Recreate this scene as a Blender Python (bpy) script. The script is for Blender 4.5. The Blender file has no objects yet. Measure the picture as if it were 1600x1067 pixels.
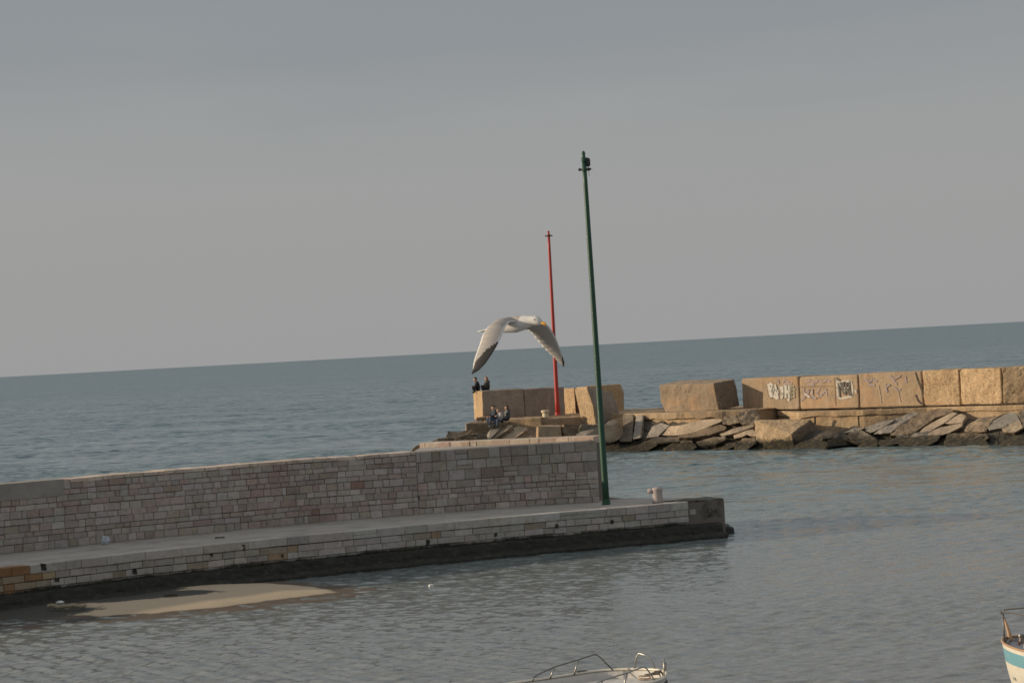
import bpy, bmesh, math, random
from math import radians, sin, cos, atan, pi
from mathutils import Vector, Matrix, noise
scene = bpy.context.scene
C = scene.collection
random.seed(7)
# ------------------------------------------------------------------ camera
F = 3745.0; CH = 6.8; TH = radians(3.11); PITCH = atan(12 / F)
SUN_AZ = radians(5); SUN_EL = radians(13.4)        # azimuth measured from -X towards +Y
fwd = Vector((0, cos(PITCH), sin(PITCH))); bx_ = Vector((1, 0, 0)); bu = Vector((0, -sin(PITCH), cos(PITCH)))
cr = bx_ * cos(TH) - bu * sin(TH); cu = bx_ * sin(TH) + bu * cos(TH)
cam = bpy.data.objects.new('camera', bpy.data.cameras.new('camera')); C.objects.link(cam)
cam.matrix_world = Matrix(((cr.x, cu.x, -fwd.x, 0), (cr.y, cu.y, -fwd.y, 0), (cr.z, cu.z, -fwd.z, CH), (0, 0, 0, 1)))
cam.data.sensor_width = 36; cam.data.lens = F / 1600 * 36; cam.data.clip_start = 0.5; cam.data.clip_end = 120000
scene.camera = cam
# ------------------------------------------------------------------ world, sun, exposure
S = Vector((-cos(SUN_AZ) * cos(SUN_EL), sin(SUN_AZ) * cos(SUN_EL), sin(SUN_EL)))
sd = bpy.data.lights.new('sun', 'SUN'); sd.energy = 3.6; sd.angle = radians(0.7); sd.color = (1.0, 0.82, 0.60)
sun = bpy.data.objects.new('sun', sd); C.objects.link(sun)
sun.rotation_euler = S.to_track_quat('Z', 'Y').to_euler()
w = bpy.data.worlds.new('World'); scene.world = w; w.use_nodes = True
wt = w.node_tree; wn = wt.nodes; wl = wt.links; wn.clear()
out = wn.new('ShaderNodeOutputWorld'); bg = wn.new('ShaderNodeBackground'); bg.inputs['Strength'].default_value = 0.1
sky = wn.new('ShaderNodeTexSky'); sky.sky_type = 'NISHITA'; sky.sun_disc = False
sky.sun_elevation = SUN_EL; sky.sun_rotation = math.atan2(S.x, S.y); sky.dust_density = 4; sky.air_density = 1.0
tc = wn.new('ShaderNodeTexCoord'); sp = wn.new('ShaderNodeSeparateXYZ'); wl.new(tc.outputs['Generated'], sp.inputs[0])
mp = wn.new('ShaderNodeMapping'); mp.inputs['Scale'].default_value = (2.2, 2.2, 16); wl.new(tc.outputs['Generated'], mp.inputs[0])
nz = wn.new('ShaderNodeTexNoise'); nz.inputs['Scale'].default_value = 2.2; nz.inputs['Detail'].default_value = 3; wl.new(mp.outputs[0], nz.inputs[0])
ad = wn.new('ShaderNodeMath'); ad.operation = 'MULTIPLY_ADD'; wl.new(nz.outputs[0], ad.inputs[0]); ad.inputs[1].default_value = 0.05
wl.new(sp.outputs['Z'], ad.inputs[2])
rp = wn.new('ShaderNodeValToRGB'); wl.new(ad.outputs[0], rp.inputs[0])
el = rp.color_ramp.elements; el[0].position = 0.02; el[0].color = (0.332, 0.334, 0.334, 1); el[1].position = 1.0; el[1].color = (0.40, 0.41, 0.42, 1)
for p, c in ((0.085, (0.33, 0.332, 0.332, 1)), (0.125, (0.31, 0.318, 0.325, 1)), (0.155, (0.268, 0.283, 0.30, 1)), (0.19, (0.25, 0.267, 0.287, 1)), (0.36, (0.34, 0.355, 0.37, 1))):
    e = el.new(p); e.color = c
mul = wn.new('ShaderNodeMix'); mul.data_type = 'RGBA'; mul.blend_type = 'MULTIPLY'; mul.inputs[0].default_value = 1
wl.new(rp.outputs[0], mul.inputs[6]); mul.inputs[7].default_value = (10, 10, 10, 1)
mx = wn.new('ShaderNodeMix'); mx.data_type = 'RGBA'; mx.inputs[0].default_value = 0.9; mx.clamp_result = False
wl.new(sky.outputs[0], mx.inputs[6]); wl.new(mul.outputs[2], mx.inputs[7])
wl.new(mx.outputs[2], bg.inputs['Color']); wl.new(bg.outputs[0], out.inputs[0])
scene.view_settings.view_transform = 'Standard'; scene.view_settings.look = 'None'
scene.view_settings.exposure = 0.13; scene.view_settings.gamma = 1
scene.render.engine = 'CYCLES'; scene.cycles.filter_width = 1.6
scene.cycles.max_bounces = 5

# ------------------------------------------------------------------ helpers
def ray(px, py): return fwd * F + cr * (px - 800) + cu * (533.5 - py)
CP = Vector((0, 0, CH))
def G(px, py, z=0.0):
    d = ray(px, py); return CP + d * ((z - CH) / d.z)
def A(px, py, Y):
    d = ray(px, py); return CP + d * (Y / d.y)
def lerp(a, b, t): return a + (b - a) * t
def interp(tab, x):
    if x <= tab[0][0]: return tab[0][1]
    for (a, b), (c, d) in zip(tab, tab[1:]):
        if x <= c: return lerp(b, d, (x - a) / (c - a))
    return tab[-1][1]
def tag(o, label=None, cat=None, group=None, kind=None):
    if label: o['label'] = label
    if cat: o['category'] = cat
    if group: o['group'] = group
    if kind: o['kind'] = kind
    elif cat: o['kind'] = 'thing'
    return o
def empty(name, loc, label, cat, group=None, rz=0):
    o = bpy.data.objects.new(name, None); C.objects.link(o); o.location = loc; o.rotation_euler = (0, 0, rz)
    return tag(o, label, cat, group)
def obj(name, bm, mat, parent=None, world=True, smooth=False):
    """links bm as one mesh; when parented, world coordinates become local to the thing's base"""
    if parent is not None and world:
        bmesh.ops.translate(bm, verts=bm.verts, vec=-Vector(parent.location))
    bmesh.ops.recalc_face_normals(bm, faces=bm.faces)
    me = bpy.data.meshes.new(name); bm.to_mesh(me); bm.free()
    for m in (mat if isinstance(mat, (list, tuple)) else [mat]): me.materials.append(m)
    if smooth:
        for p in me.polygons: p.use_smooth = True
    o = bpy.data.objects.new(name, me); C.objects.link(o)
    if parent is None:                      # a single mesh gets its origin at its base
        vs = [v.co for v in me.vertices]
        c = Vector((sum(v.x for v in vs) / len(vs), sum(v.y for v in vs) / len(vs), min(v.z for v in vs)))
        me.transform(Matrix.Translation(-c)); o.location = c
    else: o.parent = parent
    return o
def box(bm, c, size, rot=None):
    r = bmesh.ops.create_cube(bm, size=1)
    m = Matrix.Translation(c) @ (rot.to_4x4() if rot else Matrix()) @ Matrix.Diagonal((*size, 1))
    bmesh.ops.transform(bm, matrix=m, verts=r['verts']); return r['verts']
def tube(bm, pts, rad, seg=10, cap=True):
    """swept tube through pts, rad a number or list"""
    pts = [Vector(p) for p in pts]; n = len(pts)
    rs = rad if isinstance(rad, (list, tuple)) else [rad] * n
    rings = []; up = None
    for i, p in enumerate(pts):
        t = (pts[min(i + 1, n - 1)] - pts[max(i - 1, 0)]).normalized()
        if up is None: up = t.orthogonal().normalized()
        up = (up - t * up.dot(t)).normalized(); s = t.cross(up)
        rings.append([bm.verts.new(p + (up * cos(a) + s * sin(a)) * rs[i]) for a in [2 * pi * k / seg for k in range(seg)]])
    for a, b in zip(rings, rings[1:]):
        for k in range(seg): bm.faces.new((a[k], a[(k + 1) % seg], b[(k + 1) % seg], b[k]))
    if cap:
        bm.faces.new(rings[0][::-1]); bm.faces.new(rings[-1])
def lathe(bm, base, prof, seg=20, axis=None):
    tube(bm, [Vector(base) + (axis or Vector((0, 0, 1))) * z for r, z in prof], [r for r, z in prof], seg)
def prism(poly, off):
    bm = bmesh.new()
    a = [bm.verts.new(p) for p in poly]
    b = [bm.verts.new(p + (off if isinstance(off, Vector) else off[i])) for i, p in enumerate(poly)]
    bm.faces.new(a); bm.faces.new(b[::-1])
    for i in range(len(a)):
        j = (i + 1) % len(a); bm.faces.new((a[j], a[i], b[i], b[j]))
    bmesh.ops.recalc_face_normals(bm, faces=bm.faces)
    return bm
def roughen(bm, L=0.3, amp=0.04, bev=0.05, seed=0.0, scale=1.6, chips=0.0):
    if bev: bmesh.ops.bevel(bm, geom=bm.edges[:], offset=bev, segments=2, affect='EDGES', profile=0.6, clamp_overlap=True)
    bmesh.ops.triangulate(bm, faces=bm.faces)
    for _ in range(7):
        es = [e for e in bm.edges if e.calc_length() > L]
        if not es or len(bm.verts) > 9000: break
        bmesh.ops.subdivide_edges(bm, edges=es, cuts=1)
        bmesh.ops.triangulate(bm, faces=[f for f in bm.faces if len(f.verts) > 3])
    bm.normal_update()
    sv = Vector((seed, seed * 1.7, -seed))
    ds = []
    for v in bm.verts:
        p = v.co * scale + sv
        d = (noise.noise(p) + 0.5 * noise.noise(p * 2.7) + 0.3 * noise.noise(p * 7)) * amp
        if chips:
            e = max((abs(a.normal.dot(v.normal)) for a in v.link_faces), default=1)
            sh = 1 - min(f.normal.dot(v.normal) for f in v.link_faces)
            d -= chips * min(1, sh * 3) * max(0, noise.noise(p * 1.3 + Vector((9, 3, 1))) + 0.1)
        ds.append(v.normal * d)
    for v, d in zip(bm.verts, ds): v.co += d
    return bm
# ------------------------------------------------------------------ materials
def mat(name, col, rough=0.85, metal=0.0, **k):
    m = bpy.data.materials.new(name); m.use_nodes = True
    b = m.node_tree.nodes['Principled BSDF']; b.inputs['Base Color'].default_value = (*col, 1)
    b.inputs['Roughness'].default_value = rough; b.inputs['Metallic'].default_value = metal
    for kk, v in k.items(): b.inputs[kk].default_value = v
    return m
def N(m, t): return m.node_tree.nodes.new(t)
def LK(m, a, b): m.node_tree.links.new(a, b)
def noise_node(m, scale, detail=5, rough=0.6, stretch=None):
    g = N(m, 'ShaderNodeNewGeometry'); n = N(m, 'ShaderNodeTexNoise')
    n.inputs['Scale'].default_value = scale; n.inputs['Detail'].default_value = detail; n.inputs['Roughness'].default_value = rough
    if stretch:
        mpn = N(m, 'ShaderNodeMapping'); mpn.inputs['Scale'].default_value = stretch
        LK(m, g.outputs['Position'], mpn.inputs[0]); LK(m, mpn.outputs[0], n.inputs[0])
    else: LK(m, g.outputs['Position'], n.inputs[0])
    return n
def ramp(m, src, stops):
    r = N(m, 'ShaderNodeValToRGB'); LK(m, src, r.inputs[0]); e = r.color_ramp.elements
    e[0].position, e[0].color = stops[0][0], (*stops[0][1], 1); e[1].position, e[1].color = stops[-1][0], (*stops[-1][1], 1)
    for p, c in stops[1:-1]: x = e.new(p); x.color = (*c, 1)
    return r.outputs[0]
def mixc(m, fac, a, b, mode='MIX'):
    x = N(m, 'ShaderNodeMix'); x.data_type = 'RGBA'; x.blend_type = mode
    for s, v in ((x.inputs[0], fac), (x.inputs[6], a), (x.inputs[7], b)):
        if isinstance(v, (int, float)): s.default_value = v
        elif isinstance(v, tuple): s.default_value = (*v, 1)
        else: LK(m, v, s)
    return x.outputs[2]
def bump(m, src, dist, strength=1.0, prev=None):
    b = N(m, 'ShaderNodeBump'); b.inputs['Distance'].default_value = dist; b.inputs['Strength'].default_value = strength
    LK(m, src, b.inputs['Height'])
    if prev: LK(m, prev, b.inputs['Normal'])
    return b.outputs[0]
def bsdf(m): return m.node_tree.nodes['Principled BSDF']
def setc(m, c): LK(m, c, bsdf(m).inputs['Base Color'])
def setn(m, n): LK(m, n, bsdf(m).inputs['Normal'])
def math_(m, op, a, b=None, c=None, clamp=False):
    x = N(m, 'ShaderNodeMath'); x.operation = op; x.use_clamp = clamp
    for i, v in enumerate((a, b, c)):
        if v is None: continue
        if isinstance(v, (int, float)): x.inputs[i].default_value = v
        else: LK(m, v, x.inputs[i])
    return x.outputs[0]
def zpos(m):
    g = N(m, 'ShaderNodeNewGeometry'); s = N(m, 'ShaderNodeSeparateXYZ'); LK(m, g.outputs['Position'], s.inputs[0]); return s
def concrete(name, base, dark, light, pit=0.5, tide=True, rough=0.95, orange=None, streak=0.25):
    """weathered cast block: blotches, pitting, streaks and a tide-wet dark, weedy foot"""
    m = mat(name, base, rough)
    n1 = noise_node(m, 0.7, 4); n2 = noise_node(m, 9, 6, 0.75); n3 = noise_node(m, 3.0, 5, 0.65, (1, 1, streak))
    c = ramp(m, n1.outputs[0], [(0.3, dark), (0.52, base), (0.72, light)])
    c = mixc(m, 0.5, c, ramp(m, n3.outputs[0], [(0.35, (0.62, 0.6, 0.58)), (0.6, (1, 1, 1))]), 'MULTIPLY')
    c = mixc(m, pit, c, ramp(m, n2.outputs[0], [(0.36, (0.35, 0.3, 0.26)), (0.5, (1, 1, 1)), (0.7, (1.15, 1.12, 1.08))]), 'MULTIPLY')
    oi = N(m, 'ShaderNodeObjectInfo'); c = mixc(m, 1.0, c, ramp(m, oi.outputs['Random'], [(0, (0.84, 0.85, 0.87)), (0.5, (1.0, 0.98, 0.95)), (1, (1.1, 1.08, 1.06))]), 'MULTIPLY')
    if orange:
        n5 = noise_node(m, 0.9, 3); f5 = ramp(m, n5.outputs[0], [(0.5, (0, 0, 0)), (0.62, (1, 1, 1))])
        c = mixc(m, math_(m, 'MULTIPLY', f5, 0.32), c, orange)
    if tide:
        z = zpos(m); nt = noise_node(m, 2.5, 4)
        h = math_(m, 'MULTIPLY_ADD', nt.outputs[0], -0.9, z.outputs['Z'])
        wet = ramp(m, h, [(0.0, (1, 1, 1)), (0.28, (0, 0, 0))])
        ng = noise_node(m, 4, 4)
        weed = ramp(m, ng.outputs[0], [(0.42, (0.022, 0.019, 0.013)), (0.60, (0.05, 0.04, 0.02)), (0.76, (0.17, 0.12, 0.045))])
        c = mixc(m, wet, c, weed)
    setc(m, c)
    nb = noise_node(m, 14, 6, 0.7); nb2 = noise_node(m, 2.5, 4)
    setn(m, bump(m, nb.outputs[0], 0.03, 0.9, bump(m, nb2.outputs[0], 0.08, 0.6)))
    return m
M = {}
M['block'] = concrete('cast_concrete_ochre', (0.47, 0.345, 0.215), (0.37, 0.27, 0.17), (0.56, 0.42, 0.27), 0.55, orange=(0.52, 0.33, 0.17))
M['block_smooth'] = concrete('cast_concrete_smooth', (0.41, 0.31, 0.21), (0.35, 0.265, 0.18), (0.47, 0.365, 0.255), 0.3, orange=(0.50, 0.29, 0.14))
M['rough_block'] = concrete('pitted_conglomerate', (0.52, 0.375, 0.225), (0.42, 0.29, 0.17), (0.62, 0.46, 0.29), 0.9)
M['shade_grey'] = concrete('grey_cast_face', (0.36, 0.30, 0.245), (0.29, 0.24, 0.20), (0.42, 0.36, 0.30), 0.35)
M['slab'] = concrete('pale_slab_stone', (0.44, 0.35, 0.25), (0.34, 0.27, 0.20), (0.54, 0.44, 0.32), 0.4, streak=0.8)
M['grey_slab'] = concrete('grey_slab_stone', (0.30, 0.27, 0.23), (0.22, 0.20, 0.17), (0.38, 0.34, 0.29), 0.5, streak=0.8)
M['dark_rock'] = concrete('weedy_dark_rock', (0.20, 0.165, 0.12), (0.12, 0.10, 0.078), (0.28, 0.235, 0.175), 0.7, streak=0.8)
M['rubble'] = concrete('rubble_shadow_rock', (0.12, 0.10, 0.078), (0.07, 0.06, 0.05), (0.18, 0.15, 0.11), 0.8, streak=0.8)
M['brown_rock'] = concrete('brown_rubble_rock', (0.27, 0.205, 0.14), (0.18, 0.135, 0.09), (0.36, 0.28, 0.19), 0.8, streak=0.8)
# masonry with a tint per stone
def masonry_mat(name):
    m = mat(name, (0.4, 0.35, 0.31), 0.9)
    at = N(m, 'ShaderNodeAttribute'); at.attribute_name = 'tint'
    n1 = noise_node(m, 6, 6, 0.7); n2 = noise_node(m, 0.6, 3); n3 = noise_node(m, 30, 4, 0.7)
    c = mixc(m, 0.75, at.outputs['Color'], ramp(m, n1.outputs[0], [(0.3, (0.66, 0.62, 0.58)), (0.5, (1, 1, 1)), (0.7, (1.14, 1.12, 1.10))]), 'MULTIPLY')
    c = mixc(m, 0.6, c, ramp(m, n2.outputs[0], [(0.35, (0.72, 0.70, 0.66)), (0.6, (1, 1, 1))]), 'MULTIPLY')
    setc(m, c); setn(m, bump(m, n3.outputs[0], 0.008, 0.8, bump(m, n1.outputs[0], 0.025, 0.8)))
    return m
M['stone'] = masonry_mat('limestone_masonry')
def quay_mat():
    m = masonry_mat('quay_masonry'); old = bsdf(m).inputs['Base Color'].links[0].from_socket
    z = zpos(m); nt = noise_node(m, 1.1, 5, 0.7)
    h = math_(m, 'MULTIPLY_ADD', nt.outputs[0], -0.32, z.outputs['Z'])
    wet = ramp(m, h, [(0.38, (1, 1, 1)), (0.48, (0, 0, 0))])
    ng = noise_node(m, 5, 6, 0.7)
    alg = ramp(m, ng.outputs[0], [(0.35, (0.012, 0.012, 0.009)), (0.55, (0.028, 0.028, 0.018)), (0.72, (0.085, 0.08, 0.055))])
    setc(m, mixc(m, wet, old, alg)); return m
M['quay'] = quay_mat()
def algae_mat():
    m = mat('algae_covered_concrete', (0.03, 0.03, 0.02), 0.7)
    ng = noise_node(m, 3.5, 7, 0.75, (1, 1, 2.2)); n2 = noise_node(m, 12, 5)
    c = ramp(m, ng.outputs[0], [(0.36, (0.010, 0.010, 0.008)), (0.52, (0.022, 0.022, 0.014)), (0.64, (0.045, 0.043, 0.028)), (0.78, (0.11, 0.105, 0.08))])
    setc(m, c); setn(m, bump(m, n2.outputs[0], 0.04, 1.0)); return m
M['algae'] = algae_mat()
M['mortar'] = mat('old_mortar', (0.17, 0.145, 0.125), 0.95)
def deck_mat():
    m = mat('worn_quay_paving', (0.33, 0.30, 0.265), 0.9)
    n1 = noise_node(m, 0.8, 5, 0.65); n2 = noise_node(m, 18, 5, 0.7)
    c = ramp(m, n1.outputs[0], [(0.3, (0.27, 0.245, 0.22)), (0.5, (0.37, 0.345, 0.31)), (0.72, (0.44, 0.41, 0.375))])
    c = mixc(m, 0.4, c, ramp(m, n2.outputs[0], [(0.35, (0.7, 0.68, 0.65)), (0.6, (1.05, 1.05, 1.05))]), 'MULTIPLY')
    setc(m, c); setn(m, bump(m, n2.outputs[0], 0.01, 0.7)); return m
M['deck'] = deck_mat()
def endblock_mat():
    m = mat('tar_stained_concrete', (0.09, 0.08, 0.07), 0.85)
    n1 = noise_node(m, 1.6, 5, 0.65, (1, 1, 0.5)); n2 = noise_node(m, 14, 5)
    c = ramp(m, n1.outputs[0], [(0.36, (0.018, 0.018, 0.018)), (0.5, (0.07, 0.062, 0.05)), (0.66, (0.17, 0.155, 0.125))])
    setc(m, c); setn(m, bump(m, n2.outputs[0], 0.03, 0.9)); return m
M['endblock'] = endblock_mat()
def paint(name, col, worn, rough=0.45):
    m = mat(name, col, rough); n = noise_node(m, 5, 6, 0.7, (1, 1, 0.3))
    setc(m, mixc(m, ramp(m, n.outputs[0], [(0.55, (0, 0, 0)), (0.75, (1, 1, 1))]), col, worn)); return m
M['green'] = paint('green_pole_paint', (0.012, 0.062, 0.034), (0.03, 0.10, 0.055))
M['red'] = paint('red_pole_paint', (0.42, 0.035, 0.025), (0.3, 0.05, 0.035))
M['black'] = mat('black_fitting', (0.02, 0.022, 0.022), 0.5)
M['bollard'] = paint('pinkish_bollard_stone', (0.40, 0.345, 0.325), (0.31, 0.25, 0.235), 0.8)
M['bollard2'] = paint('cream_bollard_stone', (0.62, 0.52, 0.36), (0.5, 0.4, 0.27), 0.8)
def sand_mat():
    m = mat('beach_sand', (0.5, 0.4, 0.27), 0.95)
    z = zpos(m); nt = noise_node(m, 1.5, 5, 0.7)
    h = math_(m, 'MULTIPLY_ADD', nt.outputs[0], -0.045, z.outputs['Z'])
    n2 = noise_node(m, 30, 4, 0.7)
    dry = ramp(m, n2.outputs[0], [(0.3, (0.40, 0.315, 0.215)), (0.7, (0.52, 0.42, 0.29))])
    c = mixc(m, ramp(m, h, [(0.004, (0, 0, 0)), (0.022, (1, 1, 1))]), (0.095, 0.068, 0.048), dry)
    ats = N(m, 'ShaderNodeAttribute'); ats.attribute_name = 'mud'
    nm = noise_node(m, 3.0, 6, 0.75)
    mf = math_(m, 'ADD', ats.outputs['Fac'], math_(m, 'MULTIPLY_ADD', nm.outputs[0], 1.2, -0.6))
    c = mixc(m, ramp(m, mf, [(0.42, (0, 0, 0)), (0.58, (1, 1, 1))]), c, ramp(m, n2.outputs[0], [(0.4, (0.03, 0.03, 0.026)), (0.7, (0.09, 0.085, 0.07))]))
    setc(m, c); setn(m, bump(m, n2.outputs[0], 0.01, 0.8)); return m
M['sand'] = sand_mat()
def sea_mat():
    m = mat('sea_water', (0.03, 0.055, 0.055), 0.14, IOR=1.333)
    n0 = noise_node(m, 0.03, 4, 0.6, (0.6, 1.6, 1))
    g0 = N(m, 'ShaderNodeNewGeometry'); s0 = N(m, 'ShaderNodeSeparateXYZ'); LK(m, g0.outputs['Position'], s0.inputs[0])
    # sheltered shallow harbour (y < 90 m), greener mouth, open sea beyond
    yy = math_(m, 'MULTIPLY_ADD', n0.outputs[0], 30.0, s0.outputs['Y'])
    yy = math_(m, 'DIVIDE', yy, 300.0, clamp=True)
    setc(m, ramp(m, yy, [(0.20, (0.200, 0.210, 0.202)), (0.30, (0.190, 0.214, 0.210)), (0.40, (0.165, 0.225, 0.226)), (0.55, (0.145, 0.205, 0.222)), (0.8, (0.125, 0.190, 0.215))]))
    far_ = math_(m, 'DIVIDE', s0.outputs['Y'], 1500.0, clamp=True)
    LK(m, ramp(m, far_, [(0.05, (0.14,) * 3), (0.2, (0.2,) * 3), (0.5, (0.30,) * 3)]), bsdf(m).inputs['Roughness'])
    outer = ramp(m, yy, [(0.28, (0, 0, 0)), (0.6, (1, 1, 1))])
    def vm(op, a, b=None, sc=None):
        x = N(m, 'ShaderNodeVectorMath'); x.operation = op
        LK(m, a, x.inputs[0])
        if b is not None:
            if isinstance(b, tuple): x.inputs[1].default_value = b
            else: LK(m, b, x.inputs[1])
        if sc is not None:
            if isinstance(sc, float): x.inputs['Scale'].default_value = sc
            else: LK(m, sc, x.inputs['Scale'])
        return x.outputs[0]
    # wave slopes at several wavelengths tilt the surface normal directly
    tot = None
    for scale, amp, far, st_ in ((9.0, 0.34, 0.0, (0.8, 1.2, 1)), (3.6, 0.46, 0.2, (0.6, 1.3, 1)), (1.25, 0.10, 1.9, (0.5, 1.3, 1)), (0.42, 0.03, 1.5, (0.45, 1.4, 1)), (0.09, 0.03, 0.5, (0.5, 1.5, 1))):
        n = noise_node(m, scale, 2, 0.6, st_)
        v = vm('SCALE', vm('SUBTRACT', n.outputs['Color'], (0.5, 0.5, 0.5)), sc=math_(m, 'MULTIPLY_ADD', outer, far, amp))
        tot = v if tot is None else vm('ADD', tot, v)
    calm = noise_node(m, 0.03, 3, 0.5, (0.7, 1.5, 1))
    k = math_(m, 'MULTIPLY_ADD', calm.outputs[0], 1.2, 0.45)
    tot = vm('MULTIPLY', vm('SCALE', tot, sc=k), (0.8, 1.0, 0.0))
    g = N(m, 'ShaderNodeNewGeometry')
    setn(m, vm('NORMALIZE', vm('ADD', g.outputs['Normal'], tot)))
    return m
M['sea'] = sea_mat()

# ------------------------------------------------------------------ sea
import numpy as np
def build_sea():
    rng = np.random.default_rng(11)
    ys = [6, 14, 22, 30, 36, 39, 41]
    y = 41.5
    while y < 75000:
        ys.append(y); px = y * y / (CH * 2397)                 # depth covered by one picture row
        if y < 175: y += min(max(px * 0.5, 0.07), 0.17)
        elif y < 620: y += min(px * 0.5, 0.42)
        else: y += px * 1.2
    ys = np.array(ys + [76000.0]); inner = np.linspace(-0.245, 0.245, 430)
    ext = np.array([0.26, 0.3, 0.4, 0.6, 1.0, 2.0, 4.0]); us = np.concatenate([-ext[::-1], inner, ext])
    X = us[None, :] * np.maximum(ys, 20)[:, None]; Y = np.repeat(ys[:, None], len(us), 1)
    dy = np.gradient(ys)[:, None]; Z = np.zeros_like(X)
    outer = np.clip((Y - 95) / 60, 0, 1)
    patch = np.zeros_like(X)
    for _ in range(8):
        k = 2 * np.pi / rng.uniform(12, 45); a = rng.uniform(0, np.pi); patch += np.sin(k * (np.cos(a) * X * .6 + np.sin(a) * Y) + rng.uniform(0, 6.28))
    patch = np.clip(1 + 0.16 * patch, 0.45, 1.7)
    n = 72; lam = 0.22 * (6.0 / 0.22) ** (np.arange(n) / (n - 1))
    for i in range(n):
        L = lam[i] * rng.uniform(.93, 1.07); k = 2 * np.pi / L; a = np.radians(rng.normal(88, 34))
        slope = np.where(L < 0.75, 0.047, np.where(L < 2.2, 0.010 + 0.022 * outer, 0.001 + 0.010 * outer))
        fade = np.clip((L / dy - 2.2) / 2.0, 0, 1)
        if fade.max() == 0: continue
        ph = k * (np.cos(a) * X + np.sin(a) * Y) + rng.uniform(0, 6.28)
        ph += 0.9 * np.sin(X * (0.9 / L) * .37 + i) + 0.9 * np.sin(Y * (0.8 / L) * .41 + 2 * i)     # breaks up long regular crests
        Z += (slope / k) * fade * np.sin(ph)
    edge = np.clip((0.25 - np.abs(us)) / 0.01, 0, 1)[None, :] * np.clip((Y - 41) / 2, 0, 1) * np.clip((620 - Y) / 300, 0, 1)
    Z *= patch * edge
    nr, nc = X.shape; me = bpy.data.meshes.new('sea')
    me.vertices.add(nr * nc); me.vertices.foreach_set('co', np.stack([X, Y, Z], -1).astype(np.float32).ravel())
    idx = np.arange(nr * nc, dtype=np.int32).reshape(nr, nc)
    q = np.stack([idx[:-1, :-1], idx[:-1, 1:], idx[1:, 1:], idx[1:, :-1]], -1).reshape(-1, 4)
    me.loops.add(q.size); me.loops.foreach_set('vertex_index', q.ravel())
    me.polygons.add(len(q)); me.polygons.foreach_set('loop_start', np.arange(0, q.size, 4, dtype=np.int32)); me.polygons.foreach_set('loop_total', np.full(len(q), 4, dtype=np.int32))
    me.polygons.foreach_set('use_smooth', np.ones(len(q), dtype=bool)); me.update(calc_edges=True); me.materials.append(M['sea'])
    o = bpy.data.objects.new('sea', me); C.objects.link(o); tag(o, 'rippled grey blue sea reaching the horizon', 'sea', kind='structure')
    print('sea verts', nr * nc)
build_sea()

# ------------------------------------------------------------------ paths of the near jetty
def catmull(pts, n=8):
    P = [2 * pts[0] - pts[1]] + pts + [2 * pts[-1] - pts[-2]]; r = []
    for i in range(1, len(P) - 2):
        for k in range(n):
            t = k / n; a, b, c, d = P[i - 1:i + 3]
            r.append(0.5 * ((2 * b) + (c - a) * t + (2 * a - 5 * b + 4 * c - d) * t * t + (3 * b - a - 3 * c + d) * t ** 3))
    r.append(pts[-1]); return r
class Path:
    def __init__(s, pts):
        s.p = [Vector((q.x, q.y, 0)) for q in pts]; s.c = [0]
        for a, b in zip(s.p, s.p[1:]): s.c.append(s.c[-1] + (b - a).length)
        s.L = s.c[-1]
    def at(s, d):
        i = 0
        while i < len(s.p) - 2 and d > s.c[i + 1]: i += 1
        a, b = s.p[i], s.p[i + 1]; t = (b - a).normalized()
        return a + t * (d - s.c[i]), t, Vector((t.y, -t.x, 0))      # normal towards the harbour / camera
    def off(s, k):
        r = []
        for i, p in enumerate(s.p):
            a = s.p[max(i - 1, 0)]; b = s.p[min(i + 1, len(s.p) - 1)]; t = (b - a).normalized(); r.append(p + Vector((t.y, -t.x, 0)) * k)
        return r
    def s_of(s, q):
        return min(((s.p[i] - Vector((q.x, q.y, 0))).length, s.c[i]) for i in range(len(s.p)))[1]
DZ = 1.29; WZ = 3.47
foot = [G(x, y, DZ) for x, y in ((0, 865), (200, 844), (400, 824.5), (530, 812.5), (655, 803), (800, 791.5), (937, 783))]
foot = [foot[0] + (foot[0] - foot[1]).normalized() * k for k in (26, 13)] + foot
front = [G(x, y, DZ) for x, y in ((0, 888), (200, 865), (400, 844), (600, 825), (800, 807), (945, 795), (1075, 784))]
front = [front[0] + (front[0] - front[1]).normalized() * k for k in (20, 10)] + front
WP = Path(catmull(foot)); FP = Path(catmull(front))
def stone_tint(pal):
    b, w = random.choices(pal, weights=[p[1] for p in pal])[0], 0
    k = random.uniform(0.93, 1.15); return tuple(min(1, c * k * random.uniform(0.97, 1.03)) for c in b[0])
PAL = [((0.39, 0.35, 0.32), 6), ((0.42, 0.38, 0.35), 5), ((0.34, 0.295, 0.265), 3), ((0.39, 0.325, 0.295), 3), ((0.37, 0.29, 0.265), 1.2), ((0.31, 0.25, 0.215), 0.6), ((0.46, 0.415, 0.38), 1.2), ((0.36, 0.31, 0.26), 2)]
PALQ = [((0.42, 0.39, 0.355), 6), ((0.36, 0.33, 0.295), 4), ((0.47, 0.43, 0.39), 3), ((0.33, 0.28, 0.22), 1.5), ((0.38, 0.28, 0.18), 0.5)]
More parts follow.
